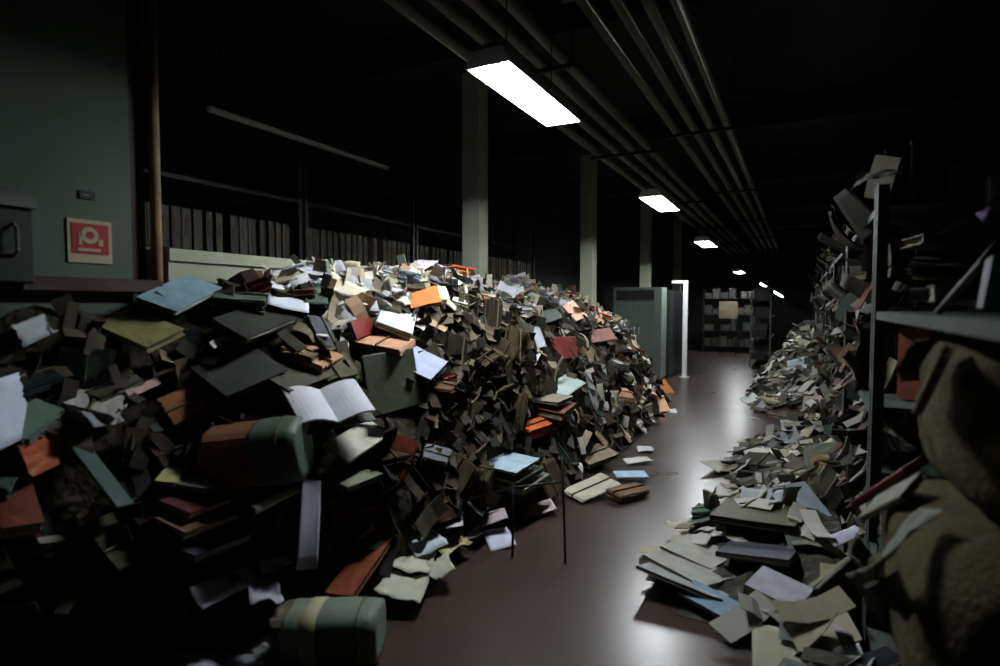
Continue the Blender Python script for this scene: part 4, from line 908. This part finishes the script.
def heap_pick(kind, x, y, z, nrm):
    rnd = RND; s, h, t = zone(x, y)
    mound = (x + 2.15) ** 2 / .3 + (y - 4.1) ** 2 / .5 < 1 and t < 1.1
    pal = 'mid'
    q = rnd.random()
    if mound and t < .97 and rnd.random() < .55: return None
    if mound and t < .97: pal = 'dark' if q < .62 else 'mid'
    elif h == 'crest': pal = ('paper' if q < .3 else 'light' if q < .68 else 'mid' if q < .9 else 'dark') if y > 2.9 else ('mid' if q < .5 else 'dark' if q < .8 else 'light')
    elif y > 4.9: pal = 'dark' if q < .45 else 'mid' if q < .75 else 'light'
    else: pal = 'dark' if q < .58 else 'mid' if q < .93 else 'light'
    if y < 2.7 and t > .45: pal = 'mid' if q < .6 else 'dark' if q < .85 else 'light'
    if y < 2.1 and t < .55: pal = 'dark' if q < .9 else 'mid'  # dark colours here paint in the shade on the heap's near foot
    if kind == 'sheet':
        if y < 1.7 or ((mound or (y < 2.9 and t < .75)) and rnd.random() < .8): return None
        pal = 'paper'
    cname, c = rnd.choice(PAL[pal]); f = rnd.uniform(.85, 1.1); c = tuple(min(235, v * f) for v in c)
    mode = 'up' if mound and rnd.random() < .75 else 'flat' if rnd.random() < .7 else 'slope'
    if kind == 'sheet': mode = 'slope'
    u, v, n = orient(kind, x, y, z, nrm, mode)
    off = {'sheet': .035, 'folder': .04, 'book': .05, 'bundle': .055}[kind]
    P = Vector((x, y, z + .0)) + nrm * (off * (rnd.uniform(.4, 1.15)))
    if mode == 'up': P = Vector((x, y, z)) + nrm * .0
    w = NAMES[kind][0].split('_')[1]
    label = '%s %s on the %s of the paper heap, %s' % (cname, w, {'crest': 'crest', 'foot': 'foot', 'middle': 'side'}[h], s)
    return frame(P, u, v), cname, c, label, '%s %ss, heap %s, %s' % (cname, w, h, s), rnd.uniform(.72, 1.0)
def heap_sample():
    rnd = RND
    while True:
        y = .9 + 9.9 * rnd.random() ** 1.15; f = lerp(FOOT, y); x = f - rnd.random() ** .9 * (f + 3.08)
        if heap(x, y) > .03: return x, y
# the mound of dark bundles standing on edge
for i in range(46):
    y = RND.gauss(4.12, .33); x = RND.gauss(-2.02, .2); z = heap(x, y)
    if z < .15 or hides(Vector((x, y, z + .06)), .1): continue
    n = (Vector(RIGHT) * RND.choice((-1, 1)) + Vector((RND.gauss(0, .5), RND.gauss(0, .5), RND.gauss(.1, .3)))).normalized()
    up = Vector((RND.gauss(0, .25), RND.gauss(0, .25), 1)); v = (up - n * up.dot(n)).normalized()
    P = Vector((x, y, z - .02)) + Vector(normal(x, y)) * RND.uniform(.0, .08)
    c = RND.choice([(56, 48, 36), (46, 40, 30), (68, 60, 44), (38, 34, 26), (82, 72, 54)])
    place('bundle', frame(P, v.cross(n), v), c, RND, 'dark brown bundle standing on edge in the mound before the front pillar', 'bundles of the dark mound', RND.uniform(.75, 1.0))
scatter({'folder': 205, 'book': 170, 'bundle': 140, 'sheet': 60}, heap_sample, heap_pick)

def crest_sample():
    rnd = RND
    while True:
        y = 2.8 + 4.2 * rnd.random(); x = -3.12 + .75 * rnd.random()
        if heap(x, y) > .78 * lerp(CREST, y): return x, y
scatter({'sheet': 85, 'folder': 30}, crest_sample, heap_pick)
def near_sample():
    rnd = RND
    while True:
        y = .95 + 1.85 * rnd.random(); f = lerp(FOOT, y); x = f - rnd.random() * (f + 3.08)
        if heap(x, y) > .03: return x, y
scatter({'folder': 75, 'book': 45, 'bundle': 22}, near_sample, heap_pick)

def lit_pick(kind, x, y, z, nrm):
    rnd = RND; q = rnd.random()
    pal = 'paper' if kind == 'sheet' else 'light' if q < .5 else 'mid' if q < .72 else 'dark'
    cname, c = rnd.choice(PAL[pal])
    if cname in ('orange', 'peach', 'brick red'): return None
    f = rnd.uniform(.75, 1.0); c = tuple(v * f for v in c)
    u, v, n = orient(kind, x, y, z, nrm, 'flat' if kind != 'sheet' or rnd.random() < .6 else 'slope')
    P = Vector((x, y, z)) + Vector((0, 0, {'sheet': .02, 'folder': .04, 'book': .05, 'bundle': .07}[kind] * rnd.uniform(.6, 1.2)))
    s = 'before the bare floor patch' if y < 7.4 else 'beyond the bare floor patch'
    w = NAMES[kind][0].split('_')[1]
    label = '%s %s in the litter along the racks, %s' % (cname, w, s)
    return frame(P, u, v), cname, c, label, label + ' (several)', rnd.uniform(.65, .95)
def lit_sample():
    rnd = RND
    while True:
        y = 2.6 + 14.5 * rnd.random() ** 1.3; e = lerp(EDGE, y); x = e + rnd.random() * (.34 - e)
        if litter(x, y) > .012: return x, y
scatter({'folder': 80, 'book': 45, 'bundle': 60, 'sheet': 75}, lit_sample, lit_pick)

def near_litter():
    rnd = RND
    while True:
        y = 3.0 + 3.4 * rnd.random(); e = lerp(EDGE, y); x = e + rnd.random() * (.32 - e)
        if litter(x, y) > .02: return x, y
HIDE_R = .16
scatter({'folder': 34, 'bundle': 8, 'sheet': 30}, near_litter, lit_pick)
HIDE_R = .05
scatter({'sheet': 18}, near_litter, lit_pick)
def left_crest():
    while True:
        y = 1.0 + 1.1 * RND.random(); x = -3.12 + .5 * RND.random()
        if heap(x, y) > 1.1: return x, y
scatter({'folder': 34, 'book': 10}, left_crest, heap_pick)
# ---- the countless scraps, laid where they cover none of the single things
rs = random.Random(21); spd = []; spl = []
while len(spd) + len(spl) < 1900:
    y = .9 + 10 * rs.random(); f = lerp(FOOT, y); x = f - rs.random() * (f + 3.17); z = heap(x, y)
    if z < .04 or hides(Vector((x, y, z + .05)), .06): continue
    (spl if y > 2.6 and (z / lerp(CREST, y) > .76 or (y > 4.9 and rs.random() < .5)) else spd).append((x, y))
k = len(spd)
while len(spd) < k + 420:
    y = rs.gauss(4.1, .5); x = rs.gauss(-2.05, .26); z = heap(x, y)
    if z > .1 and not hides(Vector((x, y, z + .05)), .08): spd.append((x, y))
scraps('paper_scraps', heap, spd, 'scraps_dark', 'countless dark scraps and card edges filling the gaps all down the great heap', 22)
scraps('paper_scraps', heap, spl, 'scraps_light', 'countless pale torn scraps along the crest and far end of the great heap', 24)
sp = []
while len(sp) < 1050:
    y = 2.6 + 13 * rs.random(); e_ = lerp(EDGE, y); x = e_ + rs.random() * (.27 - e_); z = litter(x, y)
    if z > .01 and not hides(Vector((x, y, z + .02)), .0 if len(sp) % 2 else .05): sp.append((x, y))
scraps('paper_scraps', litter, sp, 'scraps_grey', 'countless torn scraps trodden among the litter at the foot of the racks', 23, .25, 1.35)

# papers bulging out of the rack fronts, lying on the shelves
sp = []
while len(sp) < 1000:
    u = rs.choice((1, 1, 1, 2, 2, 2, 3, 3, 4, 5)); a, b, lev = UNITS[u]; li = rs.randrange(len(lev))
    top_ = (lev[li + 1] - .06) if li + 1 < len(lev) else lev[li] + .28
    q = rs.random() ** 1.6
    y = a + .06 + (b - a - .12) * rs.random(); z = lev[li] + .03 + (top_ - lev[li] - .05) * q
    x = .27 + .16 * rs.random() + .08 * q
    if u == 1 and li == 2 and y < 3.75: continue
    if z > 1.68 and rs.random() < .6: continue
    sp.append((x, y, z))
scrap_mat('scraps_rack', [(64, 62, 54), (92, 88, 78), (48, 52, 48), (112, 108, 98), (72, 60, 48), (58, 66, 58), (40, 38, 34), (100, 96, 80), (80, 50, 40), (128, 124, 116)])
scraps('paper_scraps', heap, sp, 'scraps_rack', 'countless dim papers bulging out between the shelves of the open steel racks', 31, .55, 1.15)
